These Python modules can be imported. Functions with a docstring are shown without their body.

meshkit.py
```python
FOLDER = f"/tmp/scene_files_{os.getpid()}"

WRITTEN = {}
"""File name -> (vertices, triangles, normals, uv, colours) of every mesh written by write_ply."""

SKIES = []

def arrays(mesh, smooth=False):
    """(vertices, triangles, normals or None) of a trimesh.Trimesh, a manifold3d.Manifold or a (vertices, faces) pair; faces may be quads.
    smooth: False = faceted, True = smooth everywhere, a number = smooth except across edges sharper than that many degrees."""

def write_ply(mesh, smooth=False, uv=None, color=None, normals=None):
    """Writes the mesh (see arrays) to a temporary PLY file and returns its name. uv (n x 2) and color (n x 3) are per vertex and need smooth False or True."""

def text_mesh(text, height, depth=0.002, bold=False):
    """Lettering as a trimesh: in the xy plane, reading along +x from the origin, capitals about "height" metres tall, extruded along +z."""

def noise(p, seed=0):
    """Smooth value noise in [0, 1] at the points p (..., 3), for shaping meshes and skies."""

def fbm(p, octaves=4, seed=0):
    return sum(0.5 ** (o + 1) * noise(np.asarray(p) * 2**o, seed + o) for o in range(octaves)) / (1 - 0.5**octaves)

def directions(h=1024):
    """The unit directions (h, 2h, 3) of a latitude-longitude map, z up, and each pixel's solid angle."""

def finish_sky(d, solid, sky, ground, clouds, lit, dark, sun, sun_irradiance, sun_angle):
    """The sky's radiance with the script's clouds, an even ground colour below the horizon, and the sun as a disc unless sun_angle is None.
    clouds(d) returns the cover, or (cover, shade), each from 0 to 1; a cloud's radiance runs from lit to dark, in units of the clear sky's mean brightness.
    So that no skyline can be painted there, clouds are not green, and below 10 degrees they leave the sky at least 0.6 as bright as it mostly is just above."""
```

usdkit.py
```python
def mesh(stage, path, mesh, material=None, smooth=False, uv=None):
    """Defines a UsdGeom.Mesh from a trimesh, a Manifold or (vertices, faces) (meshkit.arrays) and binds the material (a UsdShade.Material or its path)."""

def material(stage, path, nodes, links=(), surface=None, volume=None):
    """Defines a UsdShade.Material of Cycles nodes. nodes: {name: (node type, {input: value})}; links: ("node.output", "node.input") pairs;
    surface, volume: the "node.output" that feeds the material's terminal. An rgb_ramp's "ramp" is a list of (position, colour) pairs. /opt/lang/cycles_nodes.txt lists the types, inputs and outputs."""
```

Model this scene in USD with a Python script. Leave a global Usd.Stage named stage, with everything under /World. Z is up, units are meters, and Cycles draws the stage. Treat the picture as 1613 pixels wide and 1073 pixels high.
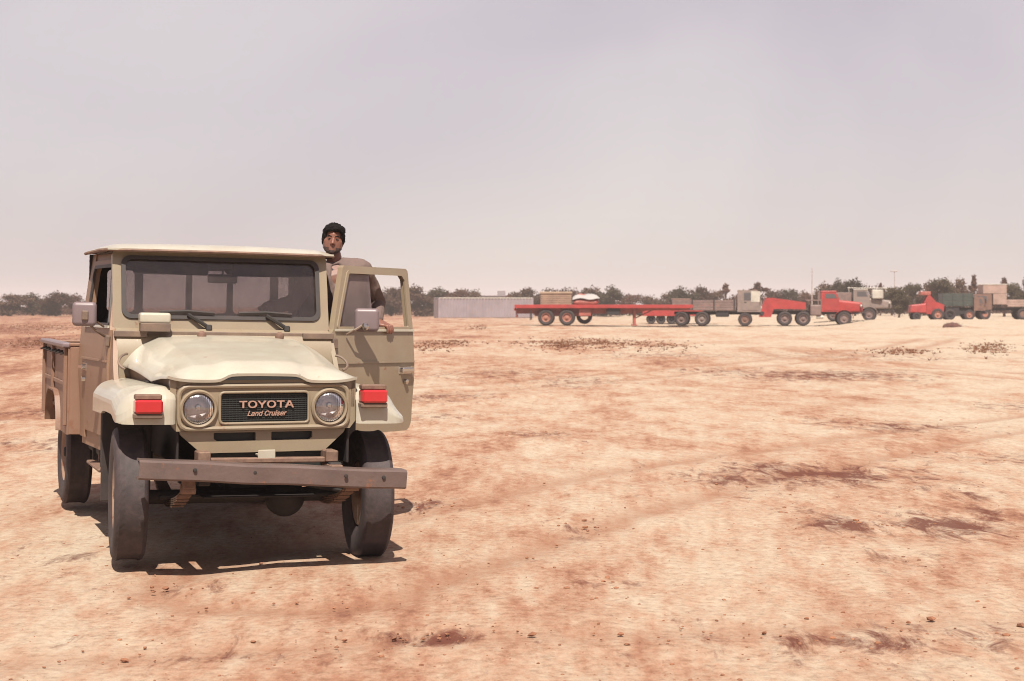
import math, random
import numpy as np, trimesh, manifold3d as m3, shapely
from shapely.geometry import Polygon, box as sbox, Point
import usdkit, meshkit
from pxr import Usd, UsdGeom, UsdLux, UsdShade, Gf, Sdf, Vt

stage = Usd.Stage.CreateInMemory()
UsdGeom.SetStageUpAxis(stage, UsdGeom.Tokens.z)
UsdGeom.SetStageMetersPerUnit(stage, 1.0)
UsdGeom.Xform.Define(stage, '/World')
UsdGeom.Scope.Define(stage, '/World/Looks')
PI = math.pi
random.seed(11)
RNG = np.random.default_rng(7)

# ------------------------------------------------------------------ camera, sky, sun
EYE = 1.51
FPX = 2620.0                       # focal length in photograph pixels (1613 wide)
cam = UsdGeom.Camera.Define(stage, '/World/camera')
cam.CreateHorizontalApertureAttr(36.0)
cam.CreateVerticalApertureAttr(36.0 * 681 / 1024)
cam.CreateFocalLengthAttr(36.0 * FPX / 1613)
cam.CreateVerticalApertureOffsetAttr(-36.0 * (536.5 - 481.0) / 1613)
cam.CreateClippingRangeAttr(Gf.Vec2f(0.05, 20000))
cam.CreateFStopAttr(6.3)
cam.CreateFocusDistanceAttr(9.6)
cam.CreateExposureAttr(0.86)
cam.AddTransformOp().Set(Gf.Matrix4d(1, 0, 0, 0, 0, 0, 1, 0, 0, -1, 0, 0, 0, 0, EYE, 1))

SUN_EL, SUN_AZ = math.radians(57), math.radians(4)
to_sun = np.array([math.sin(SUN_AZ) * math.cos(SUN_EL), -math.cos(SUN_AZ) * math.cos(SUN_EL), math.sin(SUN_EL)])
sky_mat = usdkit.material(stage, '/World/Looks/sky_look', {
    'tc': ('texture_coordinate', {}),
    'sky': ('sky_texture', {'sky_type': 'single_scattering', 'sun_disc': False, 'sun_elevation': SUN_EL,
                            'sun_rotation': math.atan2(to_sun[0], to_sun[1]), 'altitude': 480.0, 'air_density': 1.0, 'aerosol_density': 2.0, 'ozone_density': 1.0}),
    'mp': ('mapping', {'location': (0.9, 0.2, 0.4), 'scale': (1.0, 1.0, 1.5)}),
    'n1': ('noise_texture', {'scale': 2.6, 'detail': 4.0, 'roughness': 0.5, 'distortion': 0.4}),
    'dust': ('rgb_ramp', {'ramp': [(0.30, (2.85, 2.33, 2.6)), (0.50, (3.4, 2.88, 3.0)), (0.70, (3.95, 3.43, 3.38))]}),
    'sz': ('separate_xyz', {}),
    'hor': ('rgb_ramp', {'ramp': [(0.0, (1.10, 1.13, 1.08)), (0.06, (1.07, 1.10, 1.06)), (0.22, (1.0, 1.0, 1.0)), (1.0, (1.0, 1.0, 1.0))]}),
    'ew': ('rgb_ramp', {'ramp': [(0.0, (1.0, 1.0, 1.0)), (1.0, (1.0, 1.0, 1.0))]}),
    'em': ('mix_color', {'blend_type': 'multiply', 'fac': 1.0, 'use_clamp': False}),
    'hm': ('mix_color', {'blend_type': 'multiply', 'fac': 1.0, 'use_clamp': False}),
    'm': ('mix_color', {'fac': 0.86, 'use_clamp': False}),
    'bg': ('background_shader', {'strength': 0.1}),
}, [('tc.generated', 'mp.vector'), ('mp.vector', 'n1.vector'), ('sz.x', 'ew.fac'), ('hm.result', 'em.a'), ('ew.color', 'em.b'), ('n1.fac', 'dust.fac'), ('sky.color', 'm.a'), ('tc.generated', 'sz.vector'), ('sz.z', 'hor.fac'), ('dust.color', 'hm.a'), ('hor.color', 'hm.b'), ('em.result', 'm.b'), ('m.result', 'bg.color')], surface='bg.background')
sky = UsdLux.DomeLight.Define(stage, '/World/sky')
UsdShade.MaterialBindingAPI.Apply(sky.GetPrim()).Bind(sky_mat)
sky.GetPrim().SetCustomDataByKey('kind', 'structure')
sun = UsdLux.DistantLight.Define(stage, '/World/sun')
sun.CreateIntensityAttr(1.25)
sun.CreateAngleAttr(0.5)
sun.CreateColorAttr(Gf.Vec3f(1.0, 0.93, 0.82))
sun.GetPrim().CreateAttribute('inputs:normalize', Sdf.ValueTypeNames.Bool).Set(True)
zax = Gf.Vec3d(*to_sun)
sun.AddTransformOp().Set(Gf.Matrix4d().SetRotate(Gf.Rotation(Gf.Vec3d(0, 0, 1), zax)))

# ------------------------------------------------------------------ helpers: prims
_used = {}
def numbered(parent, name):
    k = (parent, name)
    n = _used.get(k, 0)
    _used[k] = n + 1
    return f'{parent}/{name}' if n == 0 else f'{parent}/{name}_{n:03d}'
def tag(path, label=None, cat=None, group=None, kind=None):
    p = stage.GetPrimAtPath(path)
    for k, v in (('label', label), ('category', cat), ('group', group), ('kind', kind)):
        if v: p.SetCustomDataByKey(k, v)
    return path
def thing(name, label, cat, loc=(0, 0, 0), rz=0.0, group=None, matrix=None, scale=None):
    path = numbered('/World', name)
    x = UsdGeom.Xform.Define(stage, path)
    if matrix is not None: x.AddTransformOp().Set(matrix)
    else:
        x.AddTranslateOp().Set(Gf.Vec3d(*map(float, loc)))
        if rz: x.AddRotateZOp().Set(math.degrees(rz))
        if scale is not None: x.AddScaleOp().Set(Gf.Vec3f(*map(float, scale)))
    return tag(path, label, cat, group)
def part(parent, name, mesh, mat, smooth=32, label=None, kind=None):
    path = numbered(parent, name)
    if isinstance(mesh, list): mesh = cat_(mesh)
    usdkit.mesh(stage, path, mesh, LOOK[mat], smooth=smooth)
    if label or kind: tag(path, label, kind=kind)
    return path
def copy_of(src, name, label, cat, loc, rz=0.0, group=None, scale=None):
    p = thing(name, label, cat, loc, rz, group, scale=scale)
    pr = stage.GetPrimAtPath(p)
    pr.GetReferences().AddInternalReference(src)
    pr.SetInstanceable(True)
    return p

# ------------------------------------------------------------------ helpers: shapes
def T_(m):
    if hasattr(m, 'to_mesh'):
        q = m.to_mesh()
        return trimesh.Trimesh(np.array(q.vert_properties[:, :3]), np.array(q.tri_verts), process=False)
    return m
def cat_(ms): return trimesh.util.concatenate([T_(m) for m in ms])
def cbox(x0, x1, y0, y1, z0, z1, c=0.006):
    """box with chamfered edges"""
    c = min(c, 0.45 * min(x1 - x0, y1 - y0, z1 - z0))
    pts = []
    for sx in (0, 1):
        for sy in (0, 1):
            for sz in (0, 1):
                X, Y, Z = (x0, x1)[sx], (y0, y1)[sy], (z0, z1)[sz]
                dx, dy, dz = (c, -c)[sx], (c, -c)[sy], (c, -c)[sz]
                pts += [(X, Y + dy, Z + dz), (X + dx, Y, Z + dz), (X + dx, Y + dy, Z)]
    return trimesh.convex.convex_hull(np.array(pts))
def hull(pts): return trimesh.convex.convex_hull(np.array(pts, float))
def rbox(x0, x1, y0, y1, z0, z1, r, seg=16):
    """manifold box with rounded edges"""
    s = m3.Manifold.sphere(r, seg)
    return m3.Manifold.batch_hull([s.translate((x, y, z)) for x in (x0 + r, x1 - r) for y in (y0 + r, y1 - r) for z in (z0 + r, z1 - r)])
def msolid(t):
    t = trimesh.Trimesh(t.vertices, t.faces, process=True); t.merge_vertices()
    if t.volume < 0: t.invert()
    return m3.Manifold(m3.Mesh(np.asarray(t.vertices, np.float32), np.asarray(t.faces, np.uint32)))
def mbox(x0, x1, y0, y1, z0, z1): return m3.Manifold.cube((x1 - x0, y1 - y0, z1 - z0)).translate((x0, y0, z0))
def tube(path, r, n=10, caps=True):
    p = np.array(path, float); k = len(p)
    rr = np.broadcast_to(np.asarray(r, float), (k,))
    t = np.gradient(p, axis=0); t /= np.maximum(np.linalg.norm(t, axis=1, keepdims=True), 1e-9)
    up = np.array([0, 0, 1.0]) if abs(t[0][2]) < 0.9 else np.array([1.0, 0, 0])
    V = []
    a = np.linspace(0, 2 * PI, n, endpoint=False)
    u = np.cross(t[0], up); u /= np.linalg.norm(u)
    for i in range(k):
        u = u - t[i] * (u @ t[i]); u /= np.linalg.norm(u)
        w = np.cross(t[i], u)
        V.append(p[i] + rr[i] * (np.cos(a)[:, None] * u + np.sin(a)[:, None] * w))
    V = np.vstack(V); F = []
    for i in range(k - 1):
        for j in range(n):
            b, c = i * n + j, i * n + (j + 1) % n
            F += [(b, c, c + n), (b, c + n, b + n)]
    if caps:
        V = np.vstack([V, p[0], p[-1]]); c0, c1 = len(V) - 2, len(V) - 1
        for j in range(n):
            F += [(c0, (j + 1) % n, j), (c1, (k - 1) * n + j, (k - 1) * n + (j + 1) % n)]
    m = trimesh.Trimesh(V, np.array(F), process=False)
    if m.volume < 0: m.invert()
    return m
def smooth_path(pts, n=24):
    from scipy.interpolate import make_interp_spline
    pts = np.array(pts, float)
    d = np.r_[0, np.cumsum(np.linalg.norm(np.diff(pts, axis=0), axis=1))]
    return make_interp_spline(d, pts, k=min(3, len(pts) - 1))(np.linspace(0, d[-1], n))
def lathe(prof, axis='x', n=48):
    """prof: (radius, along) pairs, closed or open; revolved about axis"""
    prof = np.array(prof, float); k = len(prof)
    a = np.linspace(0, 2 * PI, n, endpoint=False)
    r, h = prof[:, 0], prof[:, 1]
    V = np.stack([np.broadcast_to(h[None, :], (n, k)), r[None, :] * np.cos(a)[:, None], r[None, :] * np.sin(a)[:, None]], -1).reshape(-1, 3)
    F = []
    for i in range(n):
        j = (i + 1) % n
        for q in range(k - 1):
            A, B, C, D = i * k + q, i * k + q + 1, j * k + q + 1, j * k + q
            if r[q] > 1e-9: F.append((A, C, D))
            if r[q + 1] > 1e-9: F.append((A, B, C))
    m = trimesh.Trimesh(V, np.array(F), process=True)
    if axis == 'y': m.vertices = m.vertices[:, [1, 0, 2]]; m.invert()
    if axis == 'z': m.vertices = m.vertices[:, [1, 2, 0]]
    if m.volume < 0: m.invert()
    return m
def ext(poly, d, plane='xz', at=0.0):
    """extrude a shapely polygon: plane 'xz' -> thickness along +y from at; 'yz' -> along +x; 'xy' -> along +z"""
    polys = getattr(poly, 'geoms', [poly])
    m = trimesh.util.concatenate([trimesh.creation.extrude_polygon(g, d, engine='earcut') for g in polys])
    v = np.array(m.vertices)
    if plane == 'xz': m.vertices = np.stack([v[:, 0], v[:, 2] + at, v[:, 1]], 1); m.invert()
    elif plane == 'yz': m.vertices = np.stack([v[:, 2] + at, v[:, 0], v[:, 1]], 1)
    else: m.vertices = v + [0, 0, at]
    return m
def rrect(x0, x1, y0, y1, r, q=6): return sbox(x0 + r, y0 + r, x1 - r, y1 - r).buffer(r, quad_segs=q)
def slab(G, off):
    """closed solid between a grid of points G (n,m,3) and G+off"""
    G = np.array(G, float); n, m = G.shape[:2]
    B = G + np.asarray(off)
    V = np.vstack([G.reshape(-1, 3), B.reshape(-1, 3)]); N = n * m
    F = []
    for i in range(n - 1):
        for j in range(m - 1):
            a, b, c, d = i * m + j, i * m + j + 1, (i + 1) * m + j + 1, (i + 1) * m + j
            F += [(a, b, c), (a, c, d), (N + a, N + c, N + b), (N + a, N + d, N + c)]
    ring = [i for i in range(m)] + [i * m + m - 1 for i in range(1, n)] + [(n - 1) * m + j for j in range(m - 2, -1, -1)] + [i * m for i in range(n - 2, 0, -1)]
    for a, b in zip(ring, ring[1:] + ring[:1]): F += [(a, N + a, N + b), (a, N + b, b)]
    t = trimesh.Trimesh(V, np.array(F), process=False)
    if t.volume < 0: t.invert()
    return t
def finer(m, e): 
    v, f = trimesh.remesh.subdivide_to_size(m.vertices, m.faces, e, max_iter=12)
    t = trimesh.Trimesh(v, f, process=True); return t
def shift(m, x=0, y=0, z=0):
    m = T_(m).copy(); m.apply_translation((x, y, z)); return m
def rot(m, ang, axis, point=(0, 0, 0)):
    m = T_(m).copy(); m.apply_transform(trimesh.transformations.rotation_matrix(ang, axis, point)); return m
def mirror_x(m):
    m = T_(m).copy(); m.vertices = m.vertices * [-1, 1, 1]; m.invert(); return m

# ------------------------------------------------------------------ materials
LOOK = {}
ALB = 0.72
def look(name, col, rough=0.5, metal=0.0, vary=0.12, scale=3.0, dust=0.0, dust_col=(0.47, 0.31, 0.2), bump=0.0, bscale=60.0, spec=0.5, chips=0.0, chip_col=(0.16, 0.07, 0.04), coat=0.0):
    """painted / worn surface: base colour varied by noise, dust film and chips with their own shapes"""
    c = np.array(col) * ALB
    dust_col = tuple(np.array(dust_col) * ALB)
    N = {'tc': ('texture_coordinate', {}),
         'n': ('noise_texture', {'scale': scale, 'detail': 5.0, 'roughness': 0.6}),
         'r': ('rgb_ramp', {'ramp': [(0.3, tuple(c * (1 - vary))), (0.7, tuple(np.minimum(c * (1 + vary), 0.95)))]}),
         'p': ('principled_bsdf', {'roughness': rough, 'metallic': metal, 'specular_ior_level': spec, 'coat_weight': coat})}
    L = [('tc.object', 'n.vector'), ('n.fac', 'r.fac')]
    out = 'r.color'
    if dust:
        N['dn'] = ('noise_texture', {'scale': scale * 2.7, 'detail': 6.0, 'roughness': 0.65})
        N['dr'] = ('map_range', {'from_min': 0.35, 'from_max': 0.75, 'to_min': 0.25 * dust, 'to_max': dust, 'clamp': True})
        N['dm'] = ('mix_color', {'b': dust_col})
        L += [('tc.object', 'dn.vector'), ('dn.fac', 'dr.value'), ('dr.result', 'dm.fac'), (out, 'dm.a')]
        out = 'dm.result'
    if chips:
        N['cn'] = ('noise_texture', {'scale': 9.0, 'detail': 8.0, 'roughness': 0.7})
        N['cr'] = ('map_range', {'from_min': 0.66 - 0.1 * chips, 'from_max': 0.72 - 0.1 * chips, 'to_min': 0.0, 'to_max': 0.85, 'clamp': True})
        N['cm'] = ('mix_color', {'b': chip_col})
        L += [('tc.object', 'cn.vector'), ('cn.fac', 'cr.value'), ('cr.result', 'cm.fac'), (out, 'cm.a')]
        out = 'cm.result'
    L.append((out, 'p.base_color'))
    if bump:
        N['bn'] = ('noise_texture', {'scale': bscale, 'detail': 4.0})
        N['b'] = ('bump', {'strength': bump, 'distance': 0.01})
        L += [('tc.object', 'bn.vector'), ('bn.fac', 'b.height'), ('b.normal', 'p.normal')]
    LOOK[name] = usdkit.material(stage, f'/World/Looks/{name}', N, L, surface='p.BSDF')
def glass(name, tint=(0.9, 0.9, 0.9), ior=1.5, rough=0.02, film=0.0):
    N = {'f': ('fresnel', {'IOR': ior}), 't': ('transparent_bsdf', {'color': tint}), 'g': ('glossy_bsdf', {'color': (0.9, 0.9, 0.9), 'roughness': rough}),
         'm': ('mix_closure', {})}
    L = [('f.fac', 'm.fac'), ('t.BSDF', 'm.closure1'), ('g.BSDF', 'm.closure2')]
    s = 'm.closure'
    if film:                       # dusty film on the pane
        N['d'] = ('diffuse_bsdf', {'color': (0.5, 0.38, 0.34)})
        N['tc'] = ('texture_coordinate', {})
        N['n'] = ('noise_texture', {'scale': 5.0, 'detail': 4.0})
        N['mr'] = ('map_range', {'from_min': 0.3, 'from_max': 0.7, 'to_min': film * 0.6, 'to_max': film * 1.4, 'clamp': True})
        N['m2'] = ('mix_closure', {})
        L += [('tc.object', 'n.vector'), ('n.fac', 'mr.value'), ('mr.result', 'm2.fac'), ('m.closure', 'm2.closure1'), ('d.BSDF', 'm2.closure2')]
        s = 'm2.closure'
    LOOK[name] = usdkit.material(stage, f'/World/Looks/{name}', N, L, surface=s)

look('beige_shade_paint', (0.29, 0.24, 0.165), 0.4, vary=0.08, scale=2.0, dust=0.5, dust_col=(0.25, 0.155, 0.1), bump=0.12, bscale=2.6, spec=0.5, coat=0.25, chips=0.25)  # body paint darkened to carry the shade on upright panels
look('beige_shade_dusty', (0.28, 0.175, 0.112), 0.5, vary=0.1, scale=2.0, dust=0.5, dust_col=(0.26, 0.13, 0.08), chips=0.5)  # dusty beige, reddened to carry shade and ground bounce on the sides
look('pale_lit_paint', (0.50, 0.485, 0.405), 0.36, vary=0.07, scale=2.0, dust=0.62, dust_col=(0.40, 0.31, 0.225), bump=0.10, bscale=2.4, coat=0.3, chips=0.2)  # same body paint, lightened to carry sunlight on bonnet, fenders and roof
look('black_mesh', (0.012, 0.014, 0.013), 0.6, vary=0.3, scale=20)
look('emblem_metal', (0.42, 0.25, 0.19), 0.5, metal=0.1, vary=0.2, scale=30)
look('chrome', (0.72, 0.7, 0.68), 0.16, metal=1.0, vary=0.05, dust=0.2)
look('rubber_seal', (0.022, 0.02, 0.02), 0.55, dust=0.25, dust_col=(0.16, 0.09, 0.08))
look('tyre', (0.02, 0.016, 0.018), 0.75, vary=0.25, scale=5, dust=0.55, dust_col=(0.125, 0.08, 0.08), bump=0.12, bscale=120)
look('rim_dusty', (0.22, 0.13, 0.095), 0.6, dust=0.6, chips=0.9)
look('bumper_steel', (0.115, 0.08, 0.073), 0.45, vary=0.2, scale=5, dust=0.35, dust_col=(0.17, 0.105, 0.085), chips=0.55, bump=0.25, bscale=25)
look('chassis_black', (0.016, 0.013, 0.012), 0.7, vary=0.4, scale=6, dust=0.2, dust_col=(0.07, 0.035, 0.028))
look('rusty_iron', (0.115, 0.055, 0.042), 0.75, vary=0.35, scale=8, dust=0.4)
look('lamp_red', (0.48, 0.014, 0.02), 0.22, vary=0.08, spec=0.6, coat=0.4)
look('lamp_base', (0.10, 0.07, 0.06), 0.5, dust=0.4)
look('mirror_back', (0.20, 0.15, 0.16), 0.45, dust=0.3, dust_col=(0.2, 0.13, 0.12))
look('mirror_glass', (0.75, 0.78, 0.78), 0.05, metal=1.0, vary=0.02)
look('cabin_trim', (0.014, 0.012, 0.013), 0.65, vary=0.25, dust=0.15, dust_col=(0.05, 0.03, 0.028))
look('seat_vinyl', (0.02, 0.015, 0.015), 0.5, vary=0.2)
look('bed_wood', (0.22, 0.13, 0.09), 0.75, vary=0.25, scale=6)
look('bed_paint', (0.25, 0.145, 0.098), 0.55, vary=0.12, scale=3, dust=0.6, dust_col=(0.23, 0.115, 0.075), chips=0.9)
glass('window_glass', (0.69, 0.655, 0.655), 1.5, 0.03, 0.045)
glass('door_glass', (0.86, 0.81, 0.85), 1.5, 0.03, 0.14)
LOOK['headlamp_lens'] = usdkit.material(stage, '/World/Looks/headlamp_lens', {
    'tc': ('texture_coordinate', {}), 'mp': ('mapping', {'scale': (1, 1, 1)}), 'w': ('wave_texture', {'wave_type': 'bands', 'bands_direction': 'x', 'scale': 26.0}),
    'b': ('bump', {'strength': 0.25, 'distance': 0.004}), 't': ('transparent_bsdf', {'color': (0.93, 0.93, 0.93)}), 'g': ('glossy_bsdf', {'color': (1, 1, 1), 'roughness': 0.06}),
    'f': ('fresnel', {'IOR': 1.9}), 'm': ('mix_closure', {})},
    [('tc.object', 'w.vector'), ('w.fac', 'b.height'), ('b.normal', 'g.normal'), ('f.fac', 'm.fac'), ('t.BSDF', 'm.closure1'), ('g.BSDF', 'm.closure2')], surface='m.closure')
look('reflector', (0.95, 0.88, 0.92), 0.32, metal=0.35, vary=0.1, scale=12)
# person
def skin(name, col):
    LOOK[name] = usdkit.material(stage, f'/World/Looks/{name}', {'tc': ('texture_coordinate', {}), 'n': ('noise_texture', {'scale': 22.0, 'detail': 4.0}),
        'r': ('rgb_ramp', {'ramp': [(0.3, tuple(np.array(col) * 0.86 * ALB)), (0.7, tuple(np.array(col) * 1.12 * ALB))]}),
        'p': ('principled_bsdf', {'roughness': 0.5, 'subsurface_weight': 0.08, 'subsurface_scale': 0.01})},
        [('tc.object', 'n.vector'), ('n.fac', 'r.fac'), ('r.color', 'p.base_color')], surface='p.BSDF')
skin('skin', (0.21, 0.085, 0.057))
skin('lips', (0.15, 0.055, 0.045))
look('eye_white_shaded', (0.17, 0.13, 0.115), 0.3, vary=0.03)  # white of the eye darkened to hold the shade under the brow
look('hair_black', (0.008, 0.006, 0.006), 0.8, spec=0.15, vary=0.4, scale=40, bump=0.8, bscale=140)
look('beard', (0.05, 0.022, 0.017), 0.7, vary=0.5, scale=60, bump=0.6, bscale=180)
look('shirt', (0.15, 0.098, 0.085), 0.85, vary=0.12, scale=9, bump=0.35, bscale=30)
look('shirt_dark', (0.035, 0.022, 0.022), 0.85, vary=0.2, scale=9)
look('trousers', (0.10, 0.085, 0.075), 0.85, vary=0.12, scale=9)
look('shoe', (0.03, 0.025, 0.022), 0.6)
# far vehicles
look('container_grey', (0.27, 0.24, 0.29), 0.6, vary=0.18, scale=0.7, dust=0.35, chips=0.4)
look('red_paint', (0.36, 0.014, 0.018), 0.5, vary=0.25, scale=1.5, dust=0.2, dust_col=(0.42, 0.2, 0.14))
look('red_faded', (0.33, 0.045, 0.042), 0.55, vary=0.25, scale=1.6, chips=0.5, dust=0.35)
look('mauve_paint', (0.14, 0.09, 0.095), 0.6, vary=0.25, scale=1.6, chips=0.5, dust=0.3)
look('grey_paint', (0.20, 0.16, 0.155), 0.55, vary=0.25, scale=1.6, chips=0.5, dust=0.3)
look('white_dusty', (0.50, 0.47, 0.42), 0.5, vary=0.25, scale=1.6, chips=0.5, dust=0.25)
look('green_paint', (0.022, 0.038, 0.036), 0.55, vary=0.15, scale=1.2, dust=0.2, dust_col=(0.2, 0.17, 0.12))
look('brown_paint', (0.14, 0.062, 0.052), 0.6, vary=0.25, scale=1.6, chips=0.5, dust=0.3)
look('pink_board', (0.36, 0.24, 0.205), 0.7, vary=0.25, scale=1.6, chips=0.5, dust=0.2)
look('far_tyre', (0.022, 0.016, 0.018), 0.8, vary=0.2, dust=0.25, dust_col=(0.12, 0.07, 0.065))
look('far_rim', (0.33, 0.11, 0.08), 0.7, vary=0.2, dust=0.4)
look('far_dark', (0.018, 0.013, 0.016), 0.7, vary=0.3)
look('far_glass', (0.10, 0.09, 0.095), 0.12, vary=0.1)
look('canvas', (0.34, 0.24, 0.17), 0.9, vary=0.15, scale=2, bump=0.4, bscale=6)
look('canvas_white', (0.38, 0.35, 0.34), 0.9, vary=0.1, scale=2)
look('crate_wood', (0.29, 0.19, 0.135), 0.8, vary=0.2, scale=2)
look('mast_grey', (0.42, 0.34, 0.32), 0.6)
look('far_wall', (0.27, 0.225, 0.235), 0.8, vary=0.05)
def leaf_look(name, a, b):
    LOOK[name] = usdkit.material(stage, f'/World/Looks/{name}', {
        'g': ('geometry', {}), 'oi': ('object_info', {}), 'r': ('rgb_ramp', {'ramp': [(0.0, a), (1.0, b)]}), 'mx': ('math', {'math_type': 'multiply_add', 'value2': 0.6}), 'ml': ('math', {'math_type': 'multiply', 'value2': 0.4}),
        'd': ('diffuse_bsdf', {}), 't': ('translucent_bsdf', {}), 'm': ('mix_closure', {'fac': 0.25})},
        [('oi.random', 'ml.value1'), ('g.random_per_island', 'mx.value1'), ('ml.value', 'mx.value3'), ('mx.value', 'r.fac'), ('r.color', 'd.color'), ('r.color', 't.color'),
         ('d.BSDF', 'm.closure1'), ('t.BSDF', 'm.closure2')], surface='m.closure')
leaf_look('leaf_brown', (0.060, 0.036, 0.026), (0.23, 0.145, 0.10))
leaf_look('leaf_green', (0.042, 0.036, 0.024), (0.18, 0.135, 0.085))
leaf_look('leaf_red', (0.070, 0.037, 0.028), (0.25, 0.14, 0.10))
leaf_look('dry_weed', (0.17, 0.075, 0.045), (0.30, 0.17, 0.105))
look('bark', (0.10, 0.055, 0.04), 0.9, vary=0.3, scale=4)

# ------------------------------------------------------------------ the ground
TRUCK_XY, TRUCK_YAW = np.array([-1.557, 9.86]), math.radians(20.5)
def sstep(a, b, x):
    t = np.clip((np.asarray(x, float) - a) / (b - a), 0, 1)
    return t * t * (3 - 2 * t)
def track_lines():
    """old wheel tracks: pairs of centre lines in metres"""
    t = np.linspace(0, 1, 40)[:, None]
    def bez(a, b, c, d): return (1 - t) ** 3 * np.array(a) + 3 * t * (1 - t) ** 2 * np.array(b) + 3 * t * t * (1 - t) * np.array(c) + t ** 3 * np.array(d)
    return [bez((-14, 18), (-4, 24), (6, 36), (19, 74)), bez((-1.2, 9), (0.4, 13), (2.2, 17), (9, 24)), bez((30, 26), (14, 27), (7, 31), (9, 60)), bez((-30, 34), (-10, 40), (2, 44), (30, 52)),
            bez((-6, 5.0), (-2, 7.0), (6, 7.6), (16, 9.4))]
TRACKS = track_lines()
def track_mask(x, y):
    out = np.zeros(np.shape(x))
    for k, line in enumerate(TRACKS):
        d = np.full(np.shape(x), 1e9)
        a, b = line[:-1], line[1:]
        for p, q in zip(a, b):
            e = q - p; L = e @ e
            u = np.clip(((x - p[0]) * e[0] + (y - p[1]) * e[1]) / L, 0, 1)
            d = np.minimum(d, np.hypot(x - p[0] - u * e[0], y - p[1] - u * e[1]))
        w = 0.16 + 0.0016 * y
        out = np.maximum(out, np.exp(-((d - 0.72) / w) ** 2) * (0.9 if k < 3 else 0.6))
    return out
def ground_z(x, y, fine=True):
    x, y = np.asarray(x, float), np.asarray(y, float)
    z = (0.52 * sstep(62, 112, y) - 0.22 * sstep(114, 128, y)) * sstep(21.5, 26.0, x - 0.02 * (y - 110)) * (1 - sstep(400, 700, y))
    far = sstep(14, 60, y)
    P = np.stack([x / 26, y / 26, 0 * x], -1)
    z = z + far * (0.42 - 0.3 * sstep(20, 24, x) * sstep(60, 90, y)) * (meshkit.fbm(P, 3, 5) - 0.5)
    if fine:
        P = np.stack([x / 3.1, y / 3.1, 0 * x], -1)
        near = 1 - 0.75 * np.exp(-((x + 2) ** 2 + (y - 11) ** 2) / 14)
        z = z + near * (0.075 + 0.08 * far) * (meshkit.fbm(P, 3, 9) - 0.5)
        P = np.stack([x / 0.34, y / 0.6, 0 * x], -1)
        z = z + near * 0.045 * (meshkit.fbm(P, 3, 21) - 0.5)
    return z
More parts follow.
